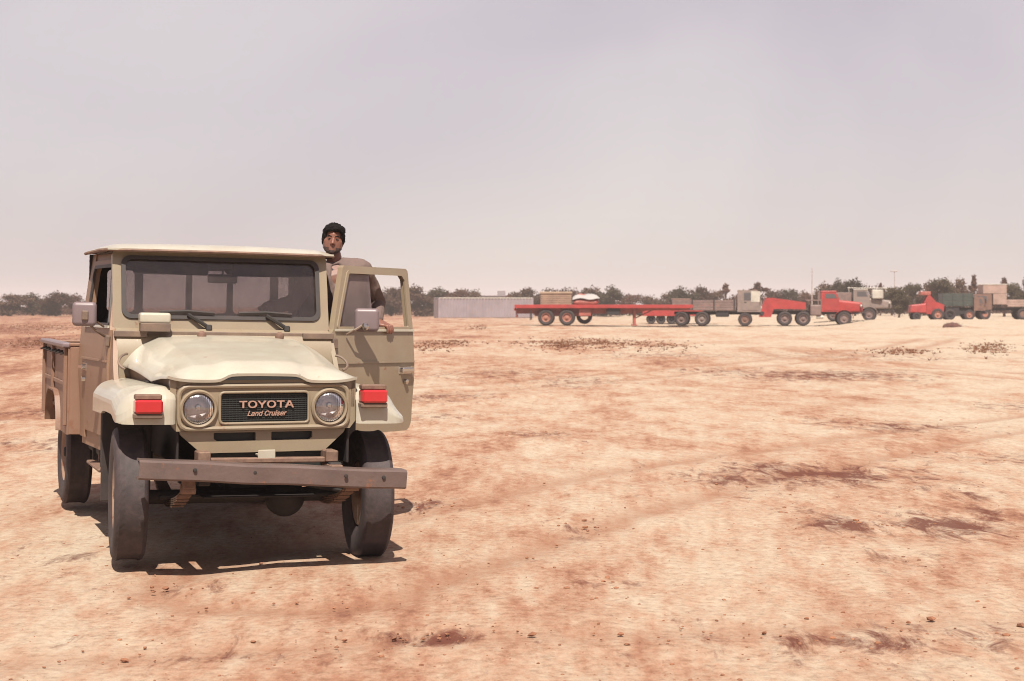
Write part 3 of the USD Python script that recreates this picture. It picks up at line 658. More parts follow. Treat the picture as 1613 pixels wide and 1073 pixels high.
def door(s, flip=None, opened=0.0):
    tr = (lambda m: m) if not opened else (lambda m: rot(m, -opened, (0, 0, 1), (.735, .95, 0)))
    L = None
    skin_ = on_side(ext(door_out.difference(win_hole), .04, 'yz', -.03), s)
    look_ = 'beige_shade_dusty' if s < 0 else 'beige_shade_paint'
    d = part(B, 'door', tr(skin_), look_, label='driver\'s door standing wide open' if s > 0 else None)
    part(d, 'window_trim', tr(on_side(ext(win_hole.buffer(.010).difference(win_hole.buffer(-.012)), .014, 'yz', .004), s)), 'rubber_seal' if s < 0 else 'beige_shade_paint')
    part(d, 'sill_strip', tr(on_side(ext(sbox(.975, 1.352, 1.84, 1.368), .012, 'yz', .0105), s)), 'pale_lit_paint')
    part(d, 'crease', tr(on_side(ext(sbox(.96, 1.135, 1.835, 1.148), .010, 'yz', .0105), s)), look_)
    part(d, 'handle', tr(on_side(cat_([cbox(.005, .045, 1.67, 1.80, 1.065, 1.10, .008), cbox(.003, .015, 1.66, 1.81, 1.055, 1.11, .004)]), s, .5)), 'chrome')
    part(d, 'lock_knob', tr(on_side(shift(lathe([(0, .0), (.02, .0), (.018, .02), (0, .024)], 'x', 14), 0.01, 1.74, 1.0), s, .5)), 'chrome')
    for z in (1.27, .80): part(d, 'hinge', tr(on_side(cbox(.004, .03, .935, .985, z - .035, z + .035, .006), s, .5)), 'lamp_base')
    part(d, 'inner_panel', tr(on_side(ext(sbox(.98, .69, 1.82, 1.34), .03, 'yz', -.065), s)), 'cabin_trim')
    if opened:
        part(d, 'window_pane', tr(on_side(ext(Polygon([(1.005, 1.372), (1.42, 1.372), (1.42, 1.755), (1.175, 1.755), (1.16, 1.742)]), .004, 'yz', -.012), s)), 'door_glass', smooth=False)
        part(d, 'glass_divider', tr(on_side(ext(sbox(1.395, 1.372, 1.41, 1.75), .014, 'yz', -.017), s)), 'rubber_seal') if False else None
    # mirror
    arm = cat_([tube([(s * .03, 1.0, 1.30), (s * .10, .93, 1.34), (s * .155, .93, 1.40)], .009, 7), tube([(s * .03, 1.06, 1.36), (s * .10, .97, 1.40), (s * .155, .93, 1.42)], .007, 7)])
    arm = shift(arm, s * side_x(1.0, 1.3))
    a = None
    mp = part(d, 'mirror', tr(shift(rot(T_(rbox(-.075, .075, -.028, .028, -.082, .070, .026, 12)), s * .25, (0, 0, 1)), s * (side_x(1.0, 1.3) + .165), .93, 1.445)) if not opened else tr(shift(rot(T_(rbox(-.083, .083, -.028, .028, -.078, .078, .026, 12)), .55, (0, 0, 1)), .735 + .10, 1.18, 1.43)), 'mirror_back')
    if not opened:
        part(mp, 'mirror_arm', arm, 'lamp_base')
        part(mp, 'mirror_clamp', shift(cbox(-.02, .02, -.045, -.02, -.03, .03), s * (side_x(1.0, 1.3) + .165), .93, 1.43), 'lamp_base')
    else:
        part(mp, 'mirror_arm', tr(cat_([tube([(.745, 1.08, 1.33), (.80, 1.09, 1.36), (.835, 1.15, 1.40)], .009, 7)])), 'lamp_base')
        part(mp, 'mirror_clamp', tr(cat_([shift(cbox(-.05, -.035, -.045, -.02, -.07, .01), .835, 1.18, 1.43), shift(lathe([(0, -.022), (.024, -.018), (.026, 0), (0, .0)], 'y', 16), .85, 1.148, 1.385)])), 'chrome')
    return d
door(-1)
door(1, opened=math.radians(50))
quarter = Polygon([(1.85, .60), (2.02, .60), (2.02, 1.846), (1.85, 1.846)])
for s in (-1, 1): part(B, 'cab_corner', on_side(ext(quarter, .035, 'yz', -.03), s), 'beige_shade_dusty' if s < 0 else 'beige_shade_paint')
for s in (-1, 1):
    part(B, 'door_frame', on_side(ext(Polygon([(.96, 1.36), (1.09, 1.846), (1.85, 1.846), (1.85, 1.797), (1.125, 1.797), (.975, 1.36)]), .04, 'yz', -.045), s), 'beige_shade_dusty')
    part(B, 'rocker_panel', on_side(ext(Polygon([(.78, .66), (1.10, .55), (2.02, .55), (2.02, .652), (.90, .652)]), .03, 'yz', -.04), s), 'beige_shade_dusty')
    part(B, 'side_step', [cbox(*sorted((s * .64, s * (.86 if s > 0 else .765))), 1.06, 1.72, .43, .455, .008), cbox(*sorted((s * .4, s * .7)), 1.15, 1.2, .42, .50), cbox(*sorted((s * .4, s * .7)), 1.58, 1.63, .42, .50)], 'rusty_iron')
    part(B, 'cowl_side', on_side(ext(Polygon([(.62, .62), (.94, .62), (.94, 1.345), (.88, 1.31), (.80, 1.18), (.70, 1.02), (.62, .98)]), .03, 'yz', -.035), s), 'beige_shade_dusty' if s < 0 else 'beige_shade_paint')
# rear wall of the cab: three panes between two bars, a corner window each side
rw = sbox(-.74, .60, .74, 1.846)
panes = [rrect(-.375, -.075, 1.455, 1.755, .03), rrect(-.035, .215, 1.455, 1.755, .03), rrect(.255, .525, 1.455, 1.755, .03), rrect(-.62, -.43, 1.455, 1.745, .03), rrect(.58, .66, 1.455, 1.745, .02)]
for p in panes: rw = rw.difference(p)
rwp = part(B, 'cab_rear_wall', ext(rw, .03, 'xz', 1.975), 'cabin_trim')
for p in panes[:5]: part(rwp, 'rear_pane', ext(p.buffer(.006), .004, 'xz', 1.985), 'window_glass', smooth=False)
part(B, 'cab_floor', [cbox(-.70, .70, .82, 1.98, .60, .63), cbox(-.25, .25, .9, 1.5, .63, .80)], 'cabin_trim')
part(B, 'dashboard', [hull([(x, y, z) for x in (-.66, .66) for (y, z) in ((1.0, 1.15), (1.0, 1.375), (1.05, 1.395), (1.17, 1.36), (1.19, 1.24), (1.12, 1.12))])], 'cabin_trim')
part(B, 'bench_seat', [T_(rbox(-.66, .66, 1.40, 1.86, .86, 1.02, .05)), rot(T_(rbox(-.66, .66, 1.78, 1.90, .98, 1.44, .05)), -.12, (1, 0, 0), (0, 1.8, 1.0))], 'seat_vinyl')
tor = trimesh.creation.torus(.195, .014, 40, 10)
swm = lambda m: shift(rot(m, math.radians(-38), (1, 0, 0)), .36, 1.30, 1.345)
sw = part(B, 'steering_wheel', swm(tor), 'rubber_seal')
part(sw, 'steering_hub', swm(cat_([lathe([(0, -.02), (.045, -.02), (.04, .02), (0, .025)], 'z', 18), tube([(-.19, 0, 0), (.19, 0, 0)], .01, 6), tube([(0, 0, 0), (0, -.19, 0)], .01, 6), tube([(0, 0, 0), (0, .0, -.45)], .022, 8)])), 'rubber_seal')
part(B, 'inside_mirror', [T_(rbox(-.075, .12, 1.13, 1.155, 1.655, 1.715, .012)), tube([(.02, 1.14, 1.70), (.02, 1.10, 1.78)], .007, 6)], 'rubber_seal')
for s in (-1, 1): part(B, 'sun_visor', [rot(cbox(*sorted((s * .08, s * .56)), 1.08, 1.10, 1.70, 1.785, .006), .3, (1, 0, 0), (0, 1.09, 1.785))], 'cabin_trim')
# --- cargo bed
def bed_side(s):
    q = Polygon([(2.06, .60), (2.50, .60), (2.52, .70), (2.60, .80), (2.72, .845), (3.18, .845), (3.30, .80), (3.38, .70), (3.40, .62), (3.84, .66), (3.84, 1.20), (2.06, 1.20)])
    return shift(ext(q, .025, 'yz', -.0125), s * .852)
for s in (-1, 1):
    bs = part(B, 'bed_side', bed_side(s), 'bed_paint')
    part(bs, 'bed_rail', [cbox(*sorted((s * .825, s * .905)), 2.05, 3.85, 1.20, 1.232, .008)], 'mirror_back')
    for k, y in enumerate(np.linspace(2.16, 3.74, 7)): part(bs, 'rope_hook', [tube(smooth_path([(s * .865, y - .03, 1.17), (s * .905, y - .015, 1.155), (s * .905, y + .015, 1.155), (s * .865, y + .03, 1.17)], 8), .007, 5)], 'chassis_black')
    for y in (2.12, 3.05, 3.79): part(bs, 'side_post', [cbox(*sorted((s * .864, s * .888)), y - .03, y + .03, .86 if abs(y - 3.05) < .1 else .66, 1.20, .004)], 'bed_paint')
    part(bs, 'side_rib', [cbox(*sorted((s * .864, s * .876)), 2.16, 3.74, .93, .96, .004)], 'bed_paint')
    part(B, 'rear_mudguard', [slab(np.array([[(s * .56, y, z), (s * .90, y, z)] for y, z in [(2.50, .60), (2.53, .72), (2.62, .83), (2.74, .87), (3.16, .87), (3.28, .83), (3.37, .72), (3.40, .62)]]), (0, 0, .012))], 'bed_paint')
part(B, 'bed_floor', [cbox(-.85, .85, 2.06, 3.84, .74, .77)], 'bed_wood')
part(B, 'bed_headboard', [cbox(-.852, .852, 2.04, 2.065, .60, 1.21), cbox(-.86, .86, 2.035, 2.075, 1.21, 1.235)], 'bed_paint')
part(B, 'tailgate', [cbox(-.84, .84, 3.84, 3.865, .74, 1.20), cbox(-.84, .84, 3.83, 3.87, 1.20, 1.22)], 'bed_paint')
# --- chassis and running gear
for s in (-1, 1):
    part(B, 'frame_rail', [cbox(*sorted((s * .34, s * .41)), -.55, 3.82, .50, .62)], 'chassis_black')
    spring = []
    for k in range(5):
        L = .56 - .085 * k
        ys = np.linspace(-L, L, 13)
        zz = .385 + .10 * (ys / .56) ** 2 - .011 * k
        spring.append(slab(np.array([[(s * .43, y, z), (s * .50, y, z)] for y, z in zip(ys, zz)]), (0, 0, -.008)))
    sp = cat_(spring)
    part(B, 'leaf_spring', cat_([sp, shift(lathe([(0, -.04), (.028, -.04), (.028, .04), (0, .04)], 'x', 14), s * .465, -.56, .485), cbox(*sorted((s * .43, s * .50)), -.60, -.54, .49, .56)]), 'rusty_iron')
    part(B, 'leaf_spring', shift(sp, 0, 2.95, 0), 'chassis_black')
part(B, 'front_axle', [tube([(-.60, 0, .385), (.60, 0, .385)], .042, 12), shift(trimesh.creation.icosphere(2, .12), .20, -.02, .375), tube([(-.56, -.16, .40), (.56, -.16, .40)], .014, 8), tube([(.56, -.16, .41), (.10, -.26, .50)], .013, 8)], 'chassis_black')
part(B, 'rear_axle', [tube([(-.60, 2.95, .385), (.60, 2.95, .385)], .045, 12), shift(trimesh.creation.icosphere(2, .15), 0, 2.95, .385)], 'chassis_black')
part(B, 'engine', [T_(rbox(-.22, .22, -.10, .70, .48, 1.0, .04)), T_(rbox(-.15, .15, .0, .55, .40, .52, .04)), cbox(-.20, .20, .75, 1.5, .42, .62), tube([(0.05, 1.4, .5), (0.03, 2.85, .42)], .04, 10)], 'chassis_black')
part(B, 'splash_plate', cbox(-.34, .34, .65, .67, .42, .75), 'chassis_black')  # unseen plate added to darken the ground under the pickup
part(B, 'splash_plate', cbox(-.70, .70, 1.95, 1.98, .40, .76), 'chassis_black')  # another added plate, blocking light below the cab
part(B, 'fuel_tank', [T_(rbox(.42, .68, 2.06, 2.50, .44, .68, .05)), T_(rbox(-.68, -.42, 1.72, 2.46, .46, .62, .04))], 'chassis_black')
part(B, 'skid_tray', [cbox(-.33, .33, -.28, .64, .40, .41, .004)], 'chassis_black')  # undertray added to keep bounce light out below the engine
for s in (-1, 1): part(B, 'mud_flap', cbox(*sorted((s * .50, s * .80)), .60, .615, .30, .88, .004), 'rubber_seal')  # flaps added to stop side light reaching the ground beneath
for s in (-1, 1): part(B, 'wheelhouse', cbox(*sorted((s * .545, s * .56)), 2.42, 3.46, .60, .90, .004), 'chassis_black')
k = lathe([(.205, -.08), (.33, -.105), (.38, -.08), (.38, .08), (.33, .105), (.205, .08)], 'z', 40); k.vertices = np.array(k.vertices) + [0, 3.25, .56]
part(B, 'spare_wheel', k, 'tyre')  # unseen spare wheel added to deepen the shade under the bed
part(B, 'exhaust', [tube(smooth_path([(.28, .7, .45), (.30, 1.5, .42), (.30, 2.4, .45), (.30, 3.6, .48)], 16), .028, 8)], 'rusty_iron')
def tyre_mesh():
    prof = [(.205, -.070), (.225, -.084), (.27, -.100), (.325, -.106), (.362, -.101), (.380, -.090), (.3895, -.074), (.390, -.045), (.390, -.040), (.390, -.012), (.390, -.006), (.390, .006), (.390, .012), (.390, .040), (.390, .045), (.3895, .074), (.380, .090), (.362, .101), (.325, .106), (.27, .100), (.225, .084), (.205, .070), (.20, 0), (.205, -.070)]
    n = 120
    m = lathe(prof, 'x', n)
    v = np.array(m.vertices); r = np.hypot(v[:, 1], v[:, 2]); a = np.arctan2(v[:, 2], v[:, 1]); ax = np.abs(v[:, 0])
    k = np.floor((a / (2 * PI) * n) + .5).astype(int)
    cut = np.where((ax < .013) & (ax > .003), .009, 0) + np.where((ax > .038) & (ax < .05), .008, 0) + np.where((ax > .06) & (r > .375) & (k % 2 == 0), .005, 0)
    v[:, 1] -= np.cos(a) * cut * (r > .355); v[:, 2] -= np.sin(a) * cut * (r > .355)
    m.vertices = v * [.9, .985, .985]
    return m
TY = tyre_mesh()
RIM = lathe([(0, .045), (.05, .045), (.062, .03), (.075, .0), (.13, .004), (.165, .018), (.175, .035), (.188, .062), (.212, .078), (.214, .070), (.200, .02), (.195, -.05), (.19, -.06), (.05, -.06), (0, -.06)], 'x', 48)
NUTS = cat_([shift(lathe([(0, .0), (.012, .0), (.012, .022), (0, .024)], 'x', 6), .002, .105 * math.cos(a), .105 * math.sin(a)) for a in np.arange(6) * PI / 3])
STEER = math.radians(-4)
def wheel(s, y):
    tx = lambda m: shift(rot(m if s > 0 else mirror_x(m), STEER if y < 1 else 0.0, (0, 0, 1)), s * .715, y, .382 + (.026 if s < 0 else 0.0))
    w = part(B, 'wheel', tx(TY), 'tyre', smooth=28)
    part(w, 'rim', tx(RIM), 'rim_dusty')
    part(w, 'wheel_nuts', tx(NUTS), 'rusty_iron')
    part(w, 'hub_cap', tx(shift(lathe([(0, .02), (.03, .018), (.04, .0), (.042, -.03), (0, -.03)], 'x', 20), .062)), 'chassis_black')
for s in (-1, 1):
    for y in (0.0, 2.95): wheel(s, y)

# ------------------------------------------------------------------ the man standing on the step in the open doorway (same axes as the pickup)
MAN = thing('person', 'dark-haired bearded man in brown shirt standing in the pickup\'s open doorway', 'person', matrix=_M)
HEAD = -math.radians(14)
def W(p, o=(.875, 1.50, .455)):
    x, y, z = p; c, s = math.cos(HEAD), math.sin(HEAD)
    return np.array((o[0] + x * c - y * s, o[1] + x * s + y * c, o[2] + z))
def ball(p, r, seg=18): return MS.sphere(float(r), seg).translate(tuple(map(float, p)))
def ell(p, r, seg=28): return MS.sphere(1.0, seg).scale(tuple(map(float, r))).translate(tuple(map(float, p)))
def bone(a, b, ra, rb): return MS.batch_hull([ball(a, ra), ball(b, rb)])
def chain(ps, rs): return MS.batch_boolean([bone(ps[i], ps[i + 1], rs[i], rs[i + 1]) for i in range(len(ps) - 1)], m3.OpType.Add)
def union(ms): return MS.batch_boolean(ms, m3.OpType.Add)
def skinned(man, e, it=10):
    m = T_(man.refine_to_length(e)); m = trimesh.Trimesh(m.vertices, m.faces, process=True)
    trimesh.smoothing.filter_taubin(m, iterations=it)
    return m
def grp(bs): return MS.batch_hull([ball(W(p), r) for p, r in bs])
sections = [  # (z, half width, depth, radius, x shift)
    (.86, .10, 0, .095, -.03), (1.00, .085, 0, .095, -.03), (1.14, .105, .005, .10, -.015), (1.25, .115, .005, .098, 0.0)]
def torso(g=0.0):
    out = []
    for (z0, w0, d0, r0, s0), (z1, w1, d1, r1, s1) in zip(sections, sections[1:]):
        out.append(grp([((s + q * w, d, z + q * w * .28), r + g) for z, w, d, r, s in ((z0, w0, d0, r0, s0), (z1, w1, d1, r1, s1)) for q in (-1, 1)]))
    out.append(grp([((-.105, .0, 1.24), .085 + g), ((.105, .0, 1.29), .085 + g), ((-.165, .0, 1.255), .055 + g), ((.175, .0, 1.335), .055 + g), ((0.0, .02, 1.335), .06 + g)]))
    return out
RS, LS = W((-.18, .0, 1.245)), W((.19, .0, 1.325))
RE, RH = np.array((.56, 1.40, 1.545)), np.array((.315, 1.185, 1.49))
DU, DN = np.array((math.sin(math.radians(50)), math.cos(math.radians(50)), 0)), np.array((math.cos(math.radians(50)), -math.sin(math.radians(50)), 0))
def D(s, n, z): return np.array((.735, .95, 0)) + s * DU + n * DN + np.array((0, 0, z))
LH = D(.60, -.065, 1.425)
LE = np.array((1.215, 1.60, 1.555))
def arms(g=0.0, sleeve=False):
    k = 1.0 if not sleeve else .93
    a = [chain([RS, RE], [.052 + g, .043 + g]), chain([RE, RE + (RH - RE) * k], [.042 + g, .029 + g]),
         chain([LS, LE], [.052 + g, .043 + g]), chain([LE, LE + (LH - LE) * k], [.042 + g, .029 + g])]
    return a
# hands: palm, four unequal bent fingers and a thumb each
def left_hand():
    out = [MS.batch_hull([ball(LH, .024), ball(D(.562, -.012, 1.395), .015), ball(D(.640, -.012, 1.395), .014), ball(D(.57, .012, 1.392), .013), ball(D(.635, .012, 1.391), .012)])]
    for k, (s, l) in enumerate([(.568, .92), (.589, 1.0), (.611, .97), (.632, .8)]):
        out.append(chain([D(s, .010, 1.393), D(s + .001, .010 + .032 * l, 1.387), D(s + .002, .010 + .040 * l, 1.387 - .026 * l), D(s + .002, .012 + .034 * l, 1.387 - .046 * l)], [.0105, .0098, .0090, .0078]))
    out.append(chain([D(.565, -.03, 1.40), D(.538, -.030, 1.392), D(.520, -.014, 1.383)], [.014, .011, .009]))
    return out
def right_hand():
    c = np.array((.315, 1.165, 1.472))
    out = [MS.batch_hull([ball(RH, .023), ball(c + (-.035, .01, .022), .014), ball(c + (.038, .01, .018), .014), ball(c + (0, -.01, .028), .014)])]
    for k, dx in enumerate((-.036, -.013, .010, .032)):
        l = (.9, 1, .96, .8)[k]
        out.append(chain([c + (dx, -.005, .026), c + (dx, -.034 * l, .014), c + (dx, -.034 * l, -.012), c + (dx, -.012, -.022)], [.0105, .0098, .009, .008]))
    out.append(chain([c + (.04, .01, .01), c + (.052, -.012, .0), c + (.048, -.03, -.008)], [.013, .011, .009]))
    return out
HC = np.array(W((-.018, -.02, 1.522)))
HT = math.radians(-15)
def hp(p, k=.86):
    """point of the head: x to his left, -y out of the face, z up"""
    x, y, z = np.array(p, float) * k; c, s = math.cos(HT), math.sin(HT)
    tilt = math.radians(5)
    x, z = x * math.cos(tilt) + z * math.sin(tilt), -x * math.sin(tilt) + z * math.cos(tilt)
    return HC + (x * c - y * s, x * s + y * c, z)
def hmat(man):
    m = T_(man); m = m.copy(); m.vertices = np.array([hp(v) for v in np.array(m.vertices)]); return m
def head_raw(g=0.0):
    return union([ell((0, .012, .032), (.079 + g, .092 + g, .088 + g)),
                  MS.batch_hull([ball((s * .039, -.052, -.074), .020 + g) for s in (-1, 1)] + [ball((0, -.070, -.092), .020 + g)] + [ball((s * .052, -.048, -.012), .022 + g) for s in (-1, 1)] + [ball((s * .060, .0, -.045), .020 + g) for s in (-1, 1)] + [ball((0, -.062, .045), .026 + g), ball((0, .0, .02), .06)])])
def head_skin():
    h = head_raw()
    h = h - union([ell((s * .031, -.092, .008), (.019, .013, .011)) for s in (-1, 1)])
    h = h + union([MS.batch_hull([ball((0, -.080, .016), .007), ball((0, -.103, -.024), .0115), ball((-.014, -.088, -.032), .008), ball((.014, -.088, -.032), .008)])]
                  + [MS.batch_hull([ball((s * .012, -.083, .026), .006), ball((s * .048, -.066, .026), .007)]) for s in (-1, 1)]
                  + [MS.batch_hull([ball((s * .074, .012, .02), .010), ball((s * .080, .022, .012), .010), ball((s * .073, .010, -.022), .008)]) for s in (-1, 1)]
                  + [MS.batch_hull([ball((0, -.083, -.050), .006), ball((-.020, -.076, -.053), .004), ball((.020, -.076, -.053), .004)]), MS.batch_hull([ball((0, -.084, -.064), .0065), ball((-.016, -.078, -.061), .004), ball((.016, -.078, -.061), .004)])])
    m = skinned(h, .006, 6)
    return m
hd = head_skin(); hd.vertices = np.array([hp(v) for v in hd.vertices])
neck = MS.batch_hull([ball(hp((0, .015, -.06)), .048), ball(W((0.0, .02, 1.345)), .058)])
legs = []
for s, kx, ky in ((-1, -.10, -.02), (1, .03, .05)):
    hip, knee, ank = W((s * .085 - .03, 0, .86)), W((kx - .02, -.05 + ky, .46)), W((kx - .04, .02 + ky, .085))
    legs.append((hip, knee, ank))
def leg(g, k=1.0): return [chain([h, kn, an], [.085 + g, .056 + g, .040 + g]) for h, kn, an in legs]
feet = [MS.batch_hull([ball(an + (0, .02, -.045), .036), ball(an + (-.02, -.10, -.052), .030), ball(an + (-.025, -.15, -.058), .024)]) for _, _, an in legs]
body = skinned(union(torso() + arms() + left_hand() + right_hand() + [neck] + leg(0) + feet), .011, 4)
# head and body are one figure: join the finely modelled head to the trunk's skin
bodyf = cat_([body, hd])
bp_ = part(MAN, 'body', bodyf, 'skin', smooth=60)
for s in (-1, 1):
    e = part(MAN, 'eye', hmat(ell((s * .031, -.0755, .008), (.0125, .0115, .0085), 16)), 'eye_white_shaded', smooth=60)
    part(e, 'iris', hmat(ell((s * .031 - .001, -.0835, .008), (.0058, .0050, .0058), 12)), 'hair_black', smooth=60)
    part(MAN, 'eyebrow', hmat(union([MS.batch_hull([ball((s * .013, -.0875, .0285), .0026), ball((s * .033, -.084, .0345), .0032)]), MS.batch_hull([ball((s * .033, -.084, .0345), .0032), ball((s * .052, -.069, .0275), .003)])])), 'hair_black')
    part(MAN, 'eyelid', hmat(MS.batch_hull([ball((s * .019, -.0845, .0165), .003), ball((s * .031, -.088, .0185), .0036), ball((s * .044, -.080, .0145), .003)])), 'skin')
part(MAN, 'lips', hmat(union([MS.batch_hull([ball((0, -.0865, -.0515), .0042), ball((-.021, -.0785, -.0545), .0025), ball((.021, -.0785, -.0545), .0025)]), MS.batch_hull([ball((0, -.087, -.0625), .005), ball((-.017, -.0795, -.059), .003), ball((.017, -.0795, -.059), .003)])])), 'lips', smooth=60)
mous = union([MS.batch_hull([ball((s * .003, -.0905, -.040), .0055), ball((s * .024, -.081, -.046), .0045)]) for s in (-1, 1)] + [bone((s * .024, -.081, -.046), (s * .030, -.072, -.062), .0045, .004) for s in (-1, 1)])
bd = head_raw(.0055) - mbox(-.2, .2, -.2, .2, -.060, .3) - mbox(-.030, .030, -.2, -.05, -.082, .0) - mbox(-.2, .2, .03, .2, -.3, .3)
bd = union([bd] + [MS.batch_hull([ball((s * .066, -.012, .0), .010), ball((s * .058, -.022, -.052), .014)]) for s in (-1, 1)])
bm_ = T_(bd.refine_to_length(.008)); bm_.vertices = np.array(bm_.vertices) + .002 * (meshkit.noise(np.array(bm_.vertices) * 160)[:, None] - .5) * np.array([1, 1, 1]); part(MAN, 'beard', hmat(bm_), 'beard', smooth=60)
hr = union([ell((0, .014, .044), (.091, .106, .102)), ell((.010, -.056, .090), (.068, .044, .036)), ell((-.040, -.050, .083), (.042, .042, .034)), ell((.056, -.03, .082), (.036, .05, .036))] + [ell((s * .078, .01, .010), (.015, .038, .052)) for s in (-1, 1)])
hr = hr - MS.batch_hull([ball((s * .040, -.13, zz), .022) for s in (-1, 1) for zz in (-.15, .055)] + [ball((s * .042, -.055, zz), .018) for s in (-1, 1) for zz in (-.15, .050)]) - mbox(-.2, .2, -.3, -.025, -.3, .018) - mbox(-.2, .2, -.3, .3, -.3, -.045)
hm_ = T_(hr.refine_to_length(.007)); v = np.array(hm_.vertices); v += (v / np.linalg.norm(v, axis=1, keepdims=True)) * ((meshkit.fbm(v * np.array([70, 60, 45]), 3, 4) - .5) * .032)[:, None]; hm_.vertices = v
part(MAN, 'hair', hmat(hm_), 'hair_black', smooth=60)
# clothes
cut = MS.batch_hull([ball(W((0, -.14, 1.17)), .012), ball(W((-.055, -.10, 1.37)), .02), ball(W((.055, -.10, 1.39)), .02), ball(W((0, -.05, 1.33)), .02)])
sh_ = union(torso(.013) + arms(.013, True)) - cut - mbox(0, 2, 0, 3, 0, .455 + .80)
shm = skinned(sh_, .014, 5); v = np.array(shm.vertices); n_ = shm.vertex_normals
shm.vertices = v + n_ * ((meshkit.fbm(v * np.array([14, 14, 9]), 3, 8) - .45) * .022)[:, None]
sp_ = part(MAN, 'shirt', shm, 'shirt', smooth=60)
ring = [W((.070 * math.sin(a) - .008, .022 - .066 * math.cos(a) * (1.15 if abs(a) < 1 else 1.0), 1.372 - .030 * (1 + math.cos(a)) / 2 - .035 * max(0, math.cos(a)) ** 6)) for a in np.linspace(-PI, PI, 28)]
part(sp_, 'collar', tube(ring, .016, 8, caps=False), 'shirt_dark', smooth=60)
part(sp_, 'pocket', slab(np.array([[W((x, -.121 + abs(x) * .10, z)) for x in (.035, .065, .10)] for z in (1.20, 1.08)]), (.003, -.010, 0)), 'shirt')
part(sp_, 'placket', slab(np.array([[W((x - .01, -.118 - .008 * math.sin((z - .9) * 6), z)) for x in (-.014, .014)] for z in (1.16, 1.08, 1.0, .92, .84)]), (0, -.006, 0)), 'shirt')
tr_ = skinned(union(leg(.014) + [grp([((-.09, 0, .87), .112), ((.03, 0, .87), .112), ((-.1, 0, .80), .10), ((.04, 0, .80), .10)])]) - mbox(0, 2, 0, 3, 0, .455 + .075), .02, 5)
part(MAN, 'trousers', tr_, 'trousers', smooth=60)
for f, (_, _, an) in zip(feet, legs): part(MAN, 'shoe', MS.batch_hull([ball(an + (0, .025, -.043), .042), ball(an + (-.02, -.10, -.050), .035), ball(an + (-.025, -.155, -.056), .029), ball(an + (0, 0, -.01), .045)]), 'shoe', smooth=60)

# ------------------------------------------------------------------ far things: parked lorries, trailers, container, trees
def at(px, d, sink=0.0):
    x = (px - 806.5) / FPX * d
    return (x, d, float(ground_z(x, d)) - sink)
def fwheel(P, x, y, r, w=.28, rim='far_rim', label=None):
    t = lathe([(r * .52, -w * .42), (r * .8, -w * .5), (r * .96, -w * .42), (r, -w * .25), (r, w * .25), (r * .96, w * .42), (r * .8, w * .5), (r * .52, w * .42)], 'y', 24)
    t.vertices = np.array(t.vertices) + [x, y, r]
    k = part(P, 'wheel', t, 'far_tyre', smooth=40, label=label)
    q = lathe([(0, -w * .50), (r * .16, -w * .48), (r * .18, -w * .30), (r * .42, -w * .24), (r * .5, -w * .44), (r * .56, -w * .46), (r * .56, w * .4), (0, w * .4)], 'y', 20)
    q.vertices = np.array(q.vertices) + [x, y, r]
    part(k, 'rim', q, rim, smooth=40)
    return k
def axle(P, x, half, r, rim='far_rim', twin=True):
    for s in (-1, 1):
        fwheel(P, x, s * half, r, .5 if twin else .28, rim)
    part(P, 'axle', tube([(x, -half, r), (x, half, r)], .07, 8), 'far_dark')
def prof(poly, y0, y1, bev=0.0):
    """side outline in x-z given a width from y0 to y1"""
    return ext(Polygon(poly), y1 - y0, 'xz', y0)

# --- grey shipping container, ribbed
def container(loc, rz):
    P = thing('shipping_container', 'long ribbed lilac-grey shipping container lying beyond the red trailer', 'container', loc, rz)
    L, Wd, H = 12.19, 2.44, 2.59
    xs = np.linspace(-L / 2 + .15, L / 2 - .15, 44 * 4 + 1)
    off = np.tile([0, 0, 0, .07, .07, .07], 30)[:len(xs)]
    for s in (-1, 1):
        part(P, 'side_panel', slab(np.array([[(x, s * (Wd / 2 - .02 - o), .16), (x, s * (Wd / 2 - .02 - o), H - .13)] for x, o in zip(xs, off)]), (0, -s * .02, 0)), 'container_grey', smooth=False)
    for sx in (-1, 1):
        for sy in (-1, 1):
            part(P, 'corner_post', cbox(*sorted((sx * (L / 2), sx * (L / 2 - .15))), *sorted((sy * Wd / 2, sy * (Wd / 2 - .15))), 0, H, .02), 'container_grey')
    for sy in (-1, 1):
        part(P, 'top_rail', cbox(-L / 2 + .15, L / 2 - .15, *sorted((sy * Wd / 2, sy * (Wd / 2 - .1))), H - .13, H, .015), 'white_dusty')  # whitened rail colour carries the sunlit top edge
        part(P, 'bottom_rail', cbox(-L / 2 + .15, L / 2 - .15, *sorted((sy * Wd / 2, sy * (Wd / 2 - .1))), .0, .16, .015), 'mauve_paint')
    part(P, 'roof_panel', cbox(-L / 2 + .02, L / 2 - .02, -Wd / 2 + .1, Wd / 2 - .1, H - .06, H - .02), 'white_dusty')
    for sx in (-1, 1):
        for y in (-.6, .6):
            dd = part(P, 'door', cbox(*sorted((sx * (L / 2 - .02), sx * (L / 2 - .07))), y - .53, y + .53, .1, H - .14, .02), 'container_grey')
            part(dd, 'lock_rod', tube([(sx * (L / 2 + .01), y + .2, .15), (sx * (L / 2 + .01), y + .2, H - .2)], .025, 6), 'grey_paint')
container(at(762, 207), math.radians(16))

